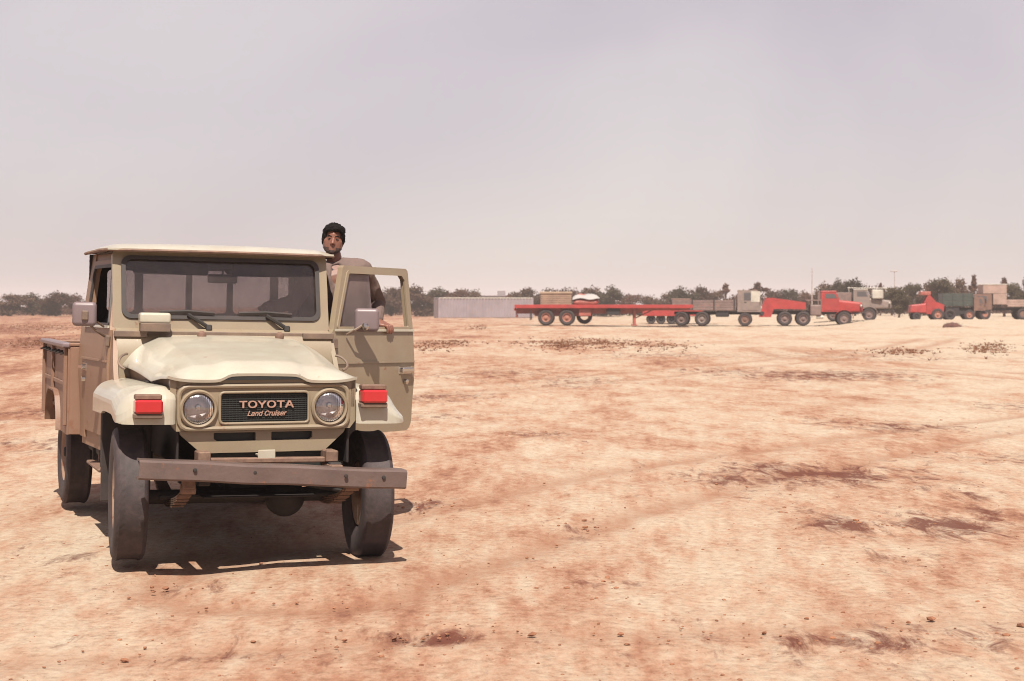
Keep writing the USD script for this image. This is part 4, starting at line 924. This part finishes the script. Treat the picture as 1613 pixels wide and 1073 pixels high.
# --- red flatbed semitrailer with its landing legs down
P = thing('flatbed_trailer', 'long bright red flatbed semitrailer with red hubs and landing legs down', 'trailer', at(812, 110), math.radians(-3))
part(P, 'deck', [cbox(.0, 11.6, -1.2, 1.2, 1.22, 1.36, .02)] , 'red_paint')
part(P, 'side_rave', [cbox(.0, 11.6, -1.25, -1.205, 1.14, 1.37, .01), cbox(.0, 11.6, 1.205, 1.25, 1.14, 1.37, .01)], 'red_paint')
for y in (-.5, .5): part(P, 'chassis_beam', prof([(.1, 1.22), (11.5, 1.22), (11.5, 1.02), (8.6, .98), (8.0, .78), (.1, .78)], y - .06, y + .06), 'red_faded')
for x in (2.05, 3.42): axle(P, x, .92, .53)
part(P, 'rear_bumper', [cbox(-.06, .0, -1.2, 1.2, .98, 1.14), cbox(.05, .12, -1.0, 1.0, .55, .66), cbox(.06, .11, -.9, -.8, .6, 1.1), cbox(.06, .11, .8, .9, .6, 1.1)], 'red_faded')
for y in (-1.0, 1.0): part(P, 'mud_flap', cbox(1.0, 1.04, y - .25, y + .25, .35, 1.0, .01), 'far_dark')  # flaps added to darken the rear under the deck
part(P, 'spring_hanger', [cbox(1.3, 4.2, -.62, -.5, .62, .84), cbox(1.3, 4.2, .5, .62, .62, .84), cbox(4.2, 5.0, -1.05, -.7, .62, 1.12, .03)], 'red_faded')
k = lathe([(.26, -.14), (.48, -.14), (.53, -.05), (.53, .05), (.48, .14), (.26, .14)], 'y', 24); k.vertices = np.array(k.vertices) + [4.55, .1, .62]
part(P, 'spare_wheel', k, 'far_tyre')
part(P, 'tool_box', cbox(6.0, 6.9, -1.1, -.6, .72, 1.12, .02), 'far_dark')
for y in (-.75, .75):
    l = part(P, 'landing_leg', [cbox(7.75, 7.92, y - .08, y + .08, .08, 1.15, .02), cbox(7.65, 8.02, y - .16, y + .16, .0, .08, .02)], 'red_faded')
part(P, 'leg_brace', [tube([(7.83, -.75, .5), (7.83, .75, .5)], .04, 6), tube([(7.83, -.75, .45), (9.1, -.4, 1.05)], .03, 6), tube([(7.83, .75, .45), (9.1, .4, 1.05)], .03, 6)], 'red_faded')
bx, by, bz = at(812, 110)
P = thing('crate', 'big pale wooden crate standing on the red flatbed above its wheels', 'crate', (bx + 2.7, by - .1, bz + 1.362), math.radians(-3))
for k in range(6):
    part(P, 'plank', cbox(-1.02, 1.02, -.9, -.87, .01 + k * .13, .125 + k * .13, .008), 'crate_wood'); 
part(P, 'crate_body', cbox(-1.0, 1.0, -.868, .88, .0, .78, .02), 'crate_wood')
part(P, 'canvas_top', T_(rbox(-1.06, 1.06, -.94, .94, .70, .86, .05, 10)), 'canvas')
P = thing('tarpaulin_bundle', 'white-topped tarpaulin bundle lying on the red flatbed beside the crate', 'bundle', (bx + 4.66, by - .1, bz + 1.362), math.radians(-3))
bun = finer(T_(MS.batch_hull([ball((x, y, z), r, 12) for x, y, z, r in ((-.62, -.7, .2, .2), (-.62, .7, .2, .2), (.66, -.7, .18, .18), (.66, .7, .18, .18), (-.45, 0, .52, .2), (.5, -.1, .45, .2))])), .16)
v = np.array(bun.vertices); v += (meshkit.fbm(v * 2.5, 3, 3)[:, None] - .5) * .14; v[:, 2] = np.maximum(v[:, 2], 0); bun.vertices = v
part(P, 'cargo', bun, 'red_faded', smooth=50)
cv = np.array(bun.vertices); top = slab(np.array([[(x, y, .36 + .30 * (1 - (x / .95) ** 4) * (1 - (y / 1.0) ** 4) + .05 * math.sin(5 * x + 3 * y)) for y in np.linspace(-.98, .98, 9)] for x in np.linspace(-.88, .9, 11)]), (0, 0, .025))
part(P, 'cover', top, 'canvas_white', smooth=50)

# --- low red trailer behind
P = thing('low_trailer', 'low red trailer on small dark wheels behind the long flatbed\'s front end', 'trailer', at(1010, 128), math.radians(-4))
part(P, 'deck', [cbox(.0, 4.6, -1.15, 1.15, .92, 1.08, .02), cbox(.1, 4.5, -1.19, -1.15, .62, 1.04), cbox(.1, 4.5, 1.15, 1.19, .62, 1.04)], 'red_paint')
part(P, 'gooseneck', prof([(4.2, .95), (4.5, 1.45), (6.0, 1.5), (6.0, 1.3), (4.9, 1.25), (4.6, .75), (4.2, .75)], -.5, .5), 'red_faded')
for x in (.75, 1.5, 2.3): axle(P, x, .85, .36, 'far_dark')

# --- lorry builder for the cab-over and bonneted kinds
def cab_over(P, x0, x1, z0, z1, w, body, front, roofm=None, split=.5):
    """cab from x0 (back) to x1 (front)"""
    zb = z0 + (z1 - z0) * split
    c = part(P, 'cab', prof([(x0, z0), (x1, z0), (x1 + .04, zb), (x1 - .14, z1 - .08), (x1 - .25, z1), (x0, z1)], -w, w), body)
    part(c, 'front_panel', [hull([(x1 + a, y, z) for y in (-w + .05, w - .05) for a, z in ((.012, z0 + .12), (.052, zb - .04), (.0, z0 + .12), (.04, zb - .04))])], front)
    part(c, 'windscreen', [hull([(a, y, z) for y in (-w + .1, w - .1) for a, z in ((x1 + .048, zb + .04), (x1 - .125, z1 - .14), (x1 + .02, zb + .04), (x1 - .15, z1 - .14))])], 'far_glass')
    for s in (-1, 1):
        dr = part(P, 'door', prof([(x0 + .35, z0 + .12), (x1 - .15, z0 + .12), (x1 - .12, zb), (x1 - .26, z1 - .1), (x0 + .35, z1 - .1)], *sorted((s * w, s * (w + .018)))), body)
        part(dr, 'side_window', prof([(x0 + .43, zb + .04), (x1 - .2, zb + .04), (x1 - .32, z1 - .18), (x0 + .43, z1 - .18)], *sorted((s * (w + .018), s * (w + .026)))), 'far_glass')
        part(dr, 'handle', cbox(x0 + .45, x0 + .62, *sorted((s * (w + .018), s * (w + .04))), zb - .1, zb - .06), 'far_dark')
        part(P, 'mirror', [cbox(x1 - .02, x1 + .03, *sorted((s * (w + .10), s * (w + .26))), zb + .1, zb + .42), tube([(x1 - .05, s * w, zb + .3), (x1, s * (w + .18), zb + .3)], .015, 5)], 'far_dark')
        part(P, 'headlamp', [shift(lathe([(0, .02), (.09, .01), (.1, -.02), (0, -.02)], 'x', 12), x1 + .045, s * (w - .28), z0 + .28)], 'white_dusty')
    part(P, 'bumper', cbox(x1 - .05, x1 + .14, -w, w, z0 - .28, z0 - .05, .03), 'far_dark')
    return c
# grey flat lorry with white cab front
P = thing('grey_lorry', 'grey flatbed lorry with a white-fronted cab between the red vehicles', 'lorry', at(1058, 113), math.radians(-9))
for y in (-.45, .45): part(P, 'chassis_beam', cbox(.2, 6.2, y - .05, y + .05, .78, .98), 'far_dark')
part(P, 'flat_bed', cbox(.0, 4.35, -1.2, 1.2, 1.05, 1.2, .02), 'mauve_paint')
for s in (-1, 1):
    for k in range(3): part(P, 'side_board', cbox(.02, 4.33, *sorted((s * 1.17, s * 1.2)), 1.22 + k * .18, 1.385 + k * .18, .01), 'mauve_paint')
    for x in (.05, 1.45, 2.9, 4.25): part(P, 'stake', cbox(x - .04, x + .04, *sorted((s * 1.2, s * 1.24)), 1.1, 1.78, .01), 'far_dark')
part(P, 'headboard', cbox(4.33, 4.38, -1.2, 1.2, 1.2, 2.1, .01), 'mauve_paint')
part(P, 'load_frame', [cbox(.0, 1.3, -1.0, 1.0, 1.5, 1.86, .03)], 'brown_paint')
axle(P, .72, .9, .5, 'mauve_paint'); axle(P, 2.1, .92, .5, 'grey_paint'); axle(P, 4.95, .98, .46, 'brown_paint', False)
cab_over(P, 4.45, 6.0, .95, 2.42, 1.12, 'grey_paint', 'white_dusty')
part(P, 'cab_side_panel', cbox(5.35, 5.98, -1.15, -1.145, 1.62, 2.34, .002), 'white_dusty')
part(P, 'fuel_tank', T_(rbox(3.0, 3.9, -1.1, -.65, .62, 1.0, .08)), 'far_dark')

# red bonneted lorry with red dump body
def bonneted(P, col, x_cab, x_front, z0, zh, zc, w=.98, fender_r=.62, xw=None, rw=.52, roof_col=None):
    """bonnet from x_cab+1.15 to x_front, cab behind it"""
    xb = x_cab + 1.25
    c = part(P, 'cab', prof([(x_cab, z0), (xb, z0), (xb, zh + .05), (xb - .22, zc - .06), (xb - .32, zc), (x_cab + .1, zc), (x_cab, zc - .1)], -w, w), col)
    part(c, 'roof', T_(rbox(x_cab - .02, xb - .18, -w - .02, w + .02, zc - .06, zc + .05, .05, 10)), roof_col or col)
    part(c, 'windscreen', [hull([(a, y, z) for y in (-w + .1, w - .1) for a, z in ((xb + .008, zh + .1), (xb - .19, zc - .12), (xb - .03, zh + .1), (xb - .23, zc - .12))])], 'far_glass')
    for s in (-1, 1):
        dr = part(P, 'door', prof([(x_cab + .2, z0 + .1), (xb - .06, z0 + .1), (xb - .06, zh), (xb - .27, zc - .1), (x_cab + .2, zc - .1)], *sorted((s * w, s * (w + .018)))), col)
        part(dr, 'side_window', prof([(x_cab + .28, zh + .08), (xb - .14, zh + .08), (xb - .33, zc - .17), (x_cab + .28, zc - .17)], *sorted((s * (w + .018), s * (w + .027)))), 'far_glass')
    bon = finer(T_(MS.batch_hull([ball((x, y, z), r, 14) for x, y, z, r in ((xb - .1, -.62, zh - .18, .16), (xb - .1, .62, zh - .18, .16), (x_front - .2, -.42, zh - .36, .16), (x_front - .2, .42, zh - .36, .16), (x_front - .16, -.42, z0 + .12, .16), (x_front - .16, .42, z0 + .12, .16), (xb - .1, -.6, z0 + .1, .14), (xb - .1, .6, z0 + .1, .14))])), .4)
    part(P, 'bonnet', bon, col, smooth=40)
    part(P, 'radiator_grille', cbox(x_front - .01, x_front + .015, -.4, .4, z0 + .1, zh - .34, .01), 'far_dark')
    for s in (-1, 1):
        fd = []
        a = np.linspace(math.radians(-5), math.radians(185), 16)
        part(P, 'front_fender', slab(np.array([[(xw + fender_r * math.cos(t) * (1.05), s * .52, rw + .08 + fender_r * math.sin(t) * .92), (xw + fender_r * math.cos(t) * 1.05, s * 1.08, rw + .06 + fender_r * math.sin(t) * .92)] for t in a]), (0, 0, -.03)), col, smooth=40)
        part(P, 'headlamp', shift(lathe([(0, .06), (.08, .05), (.11, .0), (.08, -.08), (0, -.1)], 'x', 12), x_front - .12, s * .72, z0 + .42), 'white_dusty')
    part(P, 'bumper', cbox(x_front + .05, x_front + .17, -1.1, 1.1, z0 - .32, z0 - .08, .03), 'far_dark')
    axle(P, xw, .92, rw, 'mauve_paint', False)
P = thing('red_lorry', 'red bonneted lorry with a red sloping tail body over twin rear axles', 'lorry', at(1196, 120), math.radians(-7))
for y in (-.45, .45): part(P, 'chassis_beam', cbox(.6, 7.0, y - .05, y + .05, .82, 1.06), 'far_dark')
part(P, 'tail_body', prof([(.0, .62), (.06, 1.1), (.42, 1.98), (.9, 2.0), (3.25, 1.68), (3.25, 1.18), (1.0, 1.2), (.8, .62)], -1.18, 1.18), 'red_paint')
part(P, 'body_lip', [cbox(.36, .5, -1.22, 1.22, 1.96, 2.04, .02)], 'red_faded')
axle(P, 1.78, .92, .52, 'mauve_paint'); axle(P, 3.08, .92, .52, 'mauve_paint')
part(P, 'fuel_tank', [T_(rbox(3.55, 4.35, -1.12, -.6, .72, 1.5, .1)), T_(rbox(3.55, 4.35, .6, 1.12, .72, 1.5, .1))], 'mauve_paint')
part(P, 'cab_guard', [cbox(3.3, 4.4, -1.0, 1.0, 1.78, 1.86), cbox(4.3, 4.38, -1.0, 1.0, 1.1, 1.86)], 'mauve_paint')
part(P, 'air_tank', tube([(4.0, -.9, .62), (4.5, -.9, .62)], .12, 10), 'white_dusty')
bonneted(P, 'red_paint', 4.35, 7.3, 1.0, 1.88, 2.45, xw=5.95)
# grey-white bonneted lorry behind it
P = thing('canvas_lorry', 'grey dusty bonneted lorry with white cab roof just right of the red lorry', 'lorry', at(1338, 131), math.radians(-14))
for y in (-.45, .45): part(P, 'chassis_beam', cbox(-1.5, 3.0, y - .05, y + .05, .82, 1.06), 'far_dark')
part(P, 'cargo_body', cbox(-2.4, .2, -1.15, 1.15, 1.2, 2.25, .04), 'mauve_paint')
part(P, 'roof_rack', [tube([(-.1, y, 2.62), (2.9, y, 2.58)], .03, 6) for y in (-1, 0, 1)] + [tube([(x, -1, 2.3), (x, -1, 2.62)], .025, 6) for x in (0, 1.4, 2.8)], 'white_dusty')
part(P, 'cargo_hood', cbox(1.75, 2.6, -1.0, 1.0, 1.75, 2.5, .08), 'white_dusty')
axle(P, -1.2, .92, .5, 'mauve_paint')
bonneted(P, 'grey_paint', .35, 3.25, 1.0, 1.85, 2.5, xw=1.55, roof_col='white_dusty')
# red loader with raised mast
P = thing('red_loader', 'small red wheeled loader with its tapered mast raised against the trees', 'loader', at(1431, 139), math.radians(-4))
part(P, 'engine_cover', T_(MS.batch_hull([ball((x, y, z), .1, 12) for x, y, z in ((.12, -.55, .75), (.12, .55, .75), (.2, -.5, 1.2), (.2, .5, 1.2), (1.5, -.6, .7), (1.5, .6, .7), (1.5, -.55, 1.35), (1.5, .55, 1.35))])), 'red_paint', smooth=40)
part(P, 'rear_body', prof([(1.35, .55), (2.75, .5), (2.8, 1.3), (2.3, 1.5), (1.35, 1.5)], -.75, .75), 'red_paint')
for y in (-.5, .5): part(P, 'mast_plate', prof([(1.1, 1.3), (1.5, 2.1), (1.7, 2.1), (2.3, 1.4), (2.3, 1.2)], y - .08, y + .08), 'red_paint')
part(P, 'mast_head', T_(rbox(.9, 1.75, -.6, .6, 2.1, 2.42, .06)), 'red_faded')
part(P, 'seat', [cbox(1.95, 2.4, -.25, .25, 1.48, 1.6, .03), cbox(2.35, 2.45, -.25, .25, 1.5, 2.0, .03)], 'far_dark')
for s in (-1, 1):
    fwheel(P, .55, s * .78, .34, .24, 'far_dark'); fwheel(P, 2.25, s * .85, .5, .32, 'far_rim')
# green tipper
P = thing('green_tipper', 'small tipper lorry with a dark green box body next to the red loader', 'lorry', at(1481, 141), math.radians(-6))
tb = part(P, 'tipper_body', [cbox(.0, 2.55, -1.15, 1.15, 1.18, 1.26)], 'green_paint')
for k in range(3):
    for s in (-1, 1): part(tb, 'side_board', cbox(.0, 2.55, *sorted((s * 1.12, s * 1.16)), 1.27 + k * .33, 1.58 + k * .33, .015), 'green_paint')
for x in (.0, 2.5): part(tb, 'end_board', cbox(x, x + .05, -1.12, 1.12, 1.26, 2.25, .015), 'green_paint')
for x in (.05, .9, 1.75, 2.5): part(tb, 'body_rib', cbox(x - .04, x + .04, -1.22, -1.16, 1.2, 2.27, .01), 'green_paint')
for y in (-.45, .45): part(P, 'chassis_beam', cbox(.1, 3.5, y - .05, y + .05, .8, 1.05), 'far_dark')
part(P, 'under_guard', [cbox(.3, 1.4, -1.05, -.9, .35, 1.1), cbox(1.2, 2.2, -.9, .9, .5, .9)], 'far_dark')
axle(P, .65, .9, .46, 'far_dark'); axle(P, 2.25, .95, .44, 'far_rim', False)
cab_over(P, 2.62, 3.55, .8, 1.95, 1.05, 'brown_paint', 'brown_paint')
# brown lorry with a pale box
P = thing('brown_lorry', 'brown cab-over lorry facing left with a tall pale pink box behind its cab', 'lorry', at(1655, 143), math.radians(180 - 4))
for y in (-.45, .45): part(P, 'chassis_beam', cbox(.2, 6.4, y - .05, y + .05, .78, 1.0), 'far_dark')
cab_over(P, 5.2, 6.75, .85, 2.2, 1.1, 'brown_paint', 'mauve_paint')
part(P, 'box_body', T_(rbox(3.95, 5.95, -1.12, 1.12, 2.22, 3.02, .04, 8)), 'pink_board')
part(P, 'box_stand', [cbox(3.95, 5.1, -1.1, 1.1, 1.3, 2.24, .02)], 'pink_board')
part(P, 'box_rail', [cbox(3.9, 6.0, s * 1.13 - .02, s * 1.13 + .02, 2.98, 3.06) for s in (-1, 1)], 'white_dusty')
part(P, 'flat_bed', cbox(.0, 3.9, -1.2, 1.2, 1.1, 1.28, .02), 'pink_board')
for s in (-1, 1):
    for k in range(2): part(P, 'side_board', cbox(.05, 3.85, *sorted((s * 1.17, s * 1.2)), 1.29 + k * .22, 1.49 + k * .22, .01), 'pink_board')
axle(P, 1.2, .92, .48, 'brown_paint'); axle(P, 2.6, .92, .48, 'brown_paint'); axle(P, 5.75, .96, .46, 'far_rim', False)

# --- masts
P = thing('mast', 'thin bare steel mast rising above the trees over the red lorry', 'mast', at(1279, 165))
part(P, 'pole', tube([(0, 0, -.3), (0, 0, 2.4), (0, 0, 4.95)], [.07, .055, .035], 8), 'mast_grey')
part(P, 'crossarm', cbox(-.16, .16, -.03, .03, 4.5, 4.56), 'mast_grey')
part(P, 'crossarm', cbox(-.10, .10, -.03, .03, 4.2, 4.25), 'mast_grey')
P = thing('lamp_post', 'thin lamp post with a small flat head above the trees', 'lamp post', at(1409, 170))
part(P, 'pole', tube([(0, 0, -.3), (0, 0, 2.6), (0, 0, 4.65)], [.06, .05, .04], 8), 'mast_grey')
part(P, 'lamp_head', T_(rbox(-.42, .3, -.12, .12, 4.62, 4.74, .04)), 'mast_grey')

# --- pale building far off
P = thing('far_building', 'pale low building showing faintly through the trees behind the container', 'building', at(782, 330))
wl = part(P, 'wall', cbox(-3.2, 3.2, -2.2, 2.2, -.3, 3.3, .03), 'far_wall')
part(P, 'roof', [cbox(-3.4, 3.4, -2.4, 2.4, 3.3, 3.5, .05), cbox(.2, 1.8, -1, 1, 3.5, 4.4, .05)], 'far_wall')
for x in (-2, 0, 2):
    w_ = part(P, 'window', cbox(x - .45, x + .45, -2.23, -2.2, 1.3, 2.3, .01), 'far_glass')

# --- dark heap of earth and dead brush on the rise
P = thing('earth_heap', 'small dark heap of earth and dead brush alone on the sand at right', 'heap', at(1500, 93))
h = trimesh.creation.icosphere(subdivisions=4); v = np.array(h.vertices); v *= [.55, .4, .20]
v += (meshkit.fbm(v * 5, 3, 2)[:, None] - .5) * .16; v[:, 2] *= 1.15; h.vertices = v
look('heap_soil', (0.10, 0.04, 0.03), 0.95, vary=.4, scale=4)
part(P, 'soil', h, 'heap_soil')
tw = [tube([(x, y, .05), (x + dx, y + dy, .05 + dz)], [.012, .006], 4) for x, y, dx, dy, dz in zip(RNG.normal(0, .2, 40), RNG.normal(0, .15, 40), RNG.normal(.1, .25, 40), RNG.normal(0, .2, 40), RNG.uniform(.0, .22, 40))]
part(P, 'brushwood', tw, 'bark')

# --- dry weeds in the middle distance
def weeds():
    V, F, k = [], [], 0
    for px0, px1, py, dep, n in [(850, 1000, 541, 5, 620), (690, 735, 541, 3, 120), (868, 900, 546, 2, 160), (740, 765, 519, 6, 80), (1530, 1585, 547, 4, 260), (1380, 1460, 554, 3, 150), (645, 700, 545, 4, 150), (0, 110, 515, 14, 400), (1000, 1080, 546, 4, 120), (20, 90, 540, 6, 200)]:
        d0 = FPX * EYE / (py - 481)
        for _ in range(n):
            d = d0 + RNG.normal() * dep; x = (px0 + px1) / 2 + RNG.normal() * (px1 - px0) * .36; x = (x - 806.5) / FPX * d
            z = float(ground_z(x, d)); hh = RNG.uniform(.02, .085) ; a = RNG.uniform(0, 2 * PI); w = RNG.uniform(.010, .03)
            for q in range(5):
                a2 = a + q * 1.3 + RNG.normal() * .4; l = RNG.uniform(.8, 2.6) * hh
                dx, dy = math.cos(a2), math.sin(a2)
                V += [(x - dy * w, d + dx * w, z - .01), (x + dy * w, d - dx * w, z - .01), (x + dx * l, d + dy * l, z + hh)]
                F.append((k, k + 1, k + 2)); k += 3
    return np.array(V), np.array(F)
usdkit.mesh(stage, '/World/dry_weeds', weeds(), LOOK['dry_weed'])
tag('/World/dry_weeds', 'sparse low reddish dry weeds in strips on the sand', 'weeds', kind='stuff')

# --- trees: tapered trunk with limbs, crown of many leaf clumps
def leaf_cards(blobs, n, size, rng):
    vol = np.array([b[3] * b[4] * b[5] for b in blobs]) ** .8; pk = rng.choice(len(blobs), n, p=vol / vol.sum())
    c = np.array([b[:3] for b in blobs])[pk]; r = np.array([b[3:6] for b in blobs])[pk]
    d = rng.normal(size=(n, 3)); d /= np.linalg.norm(d, axis=1, keepdims=True)
    p = c + d * r * (rng.random((n, 1)) ** .42) * (1 + .22 * rng.normal(size=(n, 1)))
    u = rng.normal(size=(n, 3)); u /= np.linalg.norm(u, axis=1, keepdims=True)
    w = np.cross(u, rng.normal(size=(n, 3))); w /= np.linalg.norm(w, axis=1, keepdims=True)
    s = size * rng.uniform(.5, 1.5, (n, 1))
    V = np.stack([p - u * s - w * s * .5, p + u * s * .9 - w * s * .35, p + u * s * .2 + w * s * .8], 1).reshape(-1, 3)
    V[:, 2] = np.maximum(V[:, 2], .05)
    return V, np.arange(3 * n).reshape(-1, 3)
def make_tree(name, label, cat, group, kind, loc, rz, scale, rng, leaf, proto):
    P = thing(name, label, cat, loc, rz, group, scale=scale)
    hgt, spread, low, nb, n = proto
    tr = [tube([(0, 0, -.3), (.05, .02, hgt * .22), (.12, .05, hgt * .5)], [.17, .13, .08], 7)]
    blobs = []
    for k in range(nb):
        a = 2 * PI * k / nb + rng.normal() * .4; rr = spread * rng.uniform(.25, .8) * (1 if k else 0)
        z = rng.uniform(low, .86) * hgt
        x, y = rr * math.cos(a), rr * math.sin(a)
        br = rng.uniform(.24, .42) * spread
        blobs.append((x, y, min(z, hgt - br * .6), br * 1.15, br * 1.15, br * .72))
        tr.append(tube([(.04, .02, hgt * .2), (x * .5, y * .5, hgt * .2 + (z - hgt * .2) * .6), (x, y, z)], [.08, .055, .02], 5))
    blobs.append((0, 0, hgt * .82, spread * .34, spread * .34, hgt * .17))
    part(P, 'trunk', tr, 'bark')
    part(P, 'crown', leaf_cards(blobs, int(n * 1.5), .13, rng), leaf, smooth=False)
    return P
PROTO = {'bushy': (4.0, 2.3, .12, 15, 2900), 'round': (4.4, 2.2, .22, 14, 2800), 'spire': (4.6, .85, .2, 9, 1300), 'low': (2.9, 2.6, .12, 13, 2500), 'flat': (3.6, 2.9, .2, 14, 2700), 'tall': (5.2, 2.3, .2, 16, 3200)}
LEAF = {'bushy': 'leaf_brown', 'round': 'leaf_green', 'spire': 'leaf_red', 'low': 'leaf_red', 'flat': 'leaf_brown', 'tall': 'leaf_green'}
SAY = {'bushy': 'bushy brown desert tree', 'round': 'rounded dull green tree', 'spire': 'narrow upright reddish tree', 'low': 'low spreading reddish scrub tree', 'flat': 'wide flat-topped brown tree', 'tall': 'tall broad dark green tree'}
TREES = [  # px, top, half width px, distance, kind, where
    (14, 463, 30, 228, 'bushy', 'at the far left end of the tree line'), (52, 462, 26, 232, 'round', 'second from the left end of the tree line'),
    (88, 460, 27, 226, 'bushy', 'behind the pickup\'s cargo bed'), (122, 464, 20, 234, 'low', 'beside the pickup\'s grey door mirror'),
    (585, 458, 24, 222, 'flat', 'seen through the open door window beside the man\'s arm'), (616, 451, 26, 226, 'bushy', 'seen through the right side of the open door window'),
    (655, 450, 28, 224, 'bushy', 'just right of the open pickup door'), (690, 453, 26, 230, 'round', 'above the left end of the grey container'),
    (722, 457, 24, 228, 'low', 'above the left half of the grey container'), (748, 456, 20, 233, 'flat', 'above the middle of the grey container'),
    (806, 463, 16, 236, 'low', 'above the right end of the grey container'), (830, 452, 22, 229, 'bushy', 'over the rear end of the long red flatbed'),
    (866, 453, 26, 226, 'flat', 'behind the crate on the red flatbed'), (902, 456, 24, 229, 'low', 'behind the white-topped bundle on the flatbed'),
    (936, 452, 24, 225, 'bushy', 'right of the white-topped bundle on the flatbed'), (962, 450, 18, 222, 'round', 'rounded end of the higher clump over the flatbed\'s middle'),
    (992, 464, 22, 230, 'low', 'above the flatbed\'s landing legs'), (1022, 465, 20, 232, 'flat', 'lowest of the line over the flatbed\'s front'),
    (1048, 462, 18, 228, 'bushy', 'at the left edge of the clump over the grey lorry'), (1074, 452, 22, 221, 'round', 'over the tail of the grey lorry'),
    (1102, 451, 20, 223, 'bushy', 'over the middle of the grey lorry\'s bed'), (1126, 457, 18, 226, 'flat', 'over the front half of the grey lorry\'s bed'),
    (1143, 446, 10, 216, 'spire', 'left of the grey lorry\'s cab'), (1168, 459, 18, 226, 'low', 'directly over the grey lorry\'s cab'),
    (1193, 444, 13, 214, 'spire', 'right of the grey lorry\'s white cab front'), (1222, 456, 20, 224, 'bushy', 'over the red lorry\'s tail body'),
    (1247, 455, 14, 221, 'round', 'left of the thin steel mast'), (1270, 459, 16, 216, 'low', 'at the foot of the thin steel mast'),
    (1297, 446, 20, 200, 'bushy', 'left of the highest crown over the red lorry cab'), (1320, 440, 18, 196, 'round', 'over the red lorry\'s cab'),
    (1347, 437, 22, 192, 'tall', 'highest crown over the red lorry\'s bonnet'), (1368, 450, 16, 200, 'flat', 'over the grey dusty lorry\'s white cab roof'),
    (1387, 445, 6, 192, 'spire', 'thinnest of the line, left of the lamp post'), (1405, 455, 20, 195, 'round', 'at the foot of the lamp post'),
    (1416, 452, 17, 160, 'round', 'beside the red loader\'s front end, nearest of the tree line'),
    (1433, 446, 16, 188, 'tall', 'left of the red loader\'s mast'), (1462, 444, 18, 186, 'bushy', 'behind the red loader\'s mast'),
    (1487, 438, 20, 182, 'tall', 'over the left half of the green tipper'), (1513, 438, 18, 184, 'bushy', 'over the right half of the green tipper'),
    (1534, 433, 8, 178, 'spire', 'left of the pale pink box'), (1558, 450, 20, 186, 'flat', 'directly over the pale pink box'),
    (1582, 437, 9, 178, 'spire', 'right of the pale pink box'), (1600, 446, 16, 182, 'round', 'near the right end of the tree line'),
    (1620, 433, 14, 176, 'tall', 'at the far right end of the tree line')]
ALL_PROTO = {}
for i, (px, top, hw, d, kind, where) in enumerate(TREES):
    x, y, z = at(px, d)
    hgt = EYE + (481 - top) / FPX * d - z
    rad = hw / FPX * d * 1.3
    pr = PROTO[kind]
    sc = (rad / pr[1], rad / pr[1], hgt / pr[0])
    key = (kind, i % 2)
    label = f'{SAY[kind]} {where}'
    rz = (i * 2.399) % (2 * PI)
    nm = {'spire': 'upright_tree', 'low': 'scrub_tree'}.get(kind, 'desert_tree')
    if key not in ALL_PROTO:
        ALL_PROTO[key] = make_tree(nm, label, 'tree', 'trees in the line along the horizon', kind, (x, y, z), rz, sc, np.random.default_rng(100 + i), LEAF[kind], pr)
    else:
        copy_of(ALL_PROTO[key], nm, label, 'tree', (x, y, z), rz, 'trees in the line along the horizon', sc)
# low scrub filling the foot of the tree line
def scrub():
    rng = np.random.default_rng(5); blobs = []
    for _ in range(420):
        d = rng.uniform(236, 268); px = rng.uniform(-180, 1790)
        if 140 < px < 500: continue
        x = (px - 806.5) / FPX * d; z = float(ground_z(x, d))
        r = rng.uniform(1.0, 2.3)
        blobs.append((x, d, z + r * .35, r * 1.3, r, r * .75))
    V, F = leaf_cards(blobs, 42000, .18, rng)
    return V, F
usdkit.mesh(stage, '/World/scrub', scrub(), LOOK['leaf_red'])
tag('/World/scrub', 'low brownish scrub at the foot of the tree line', 'scrub', kind='stuff')
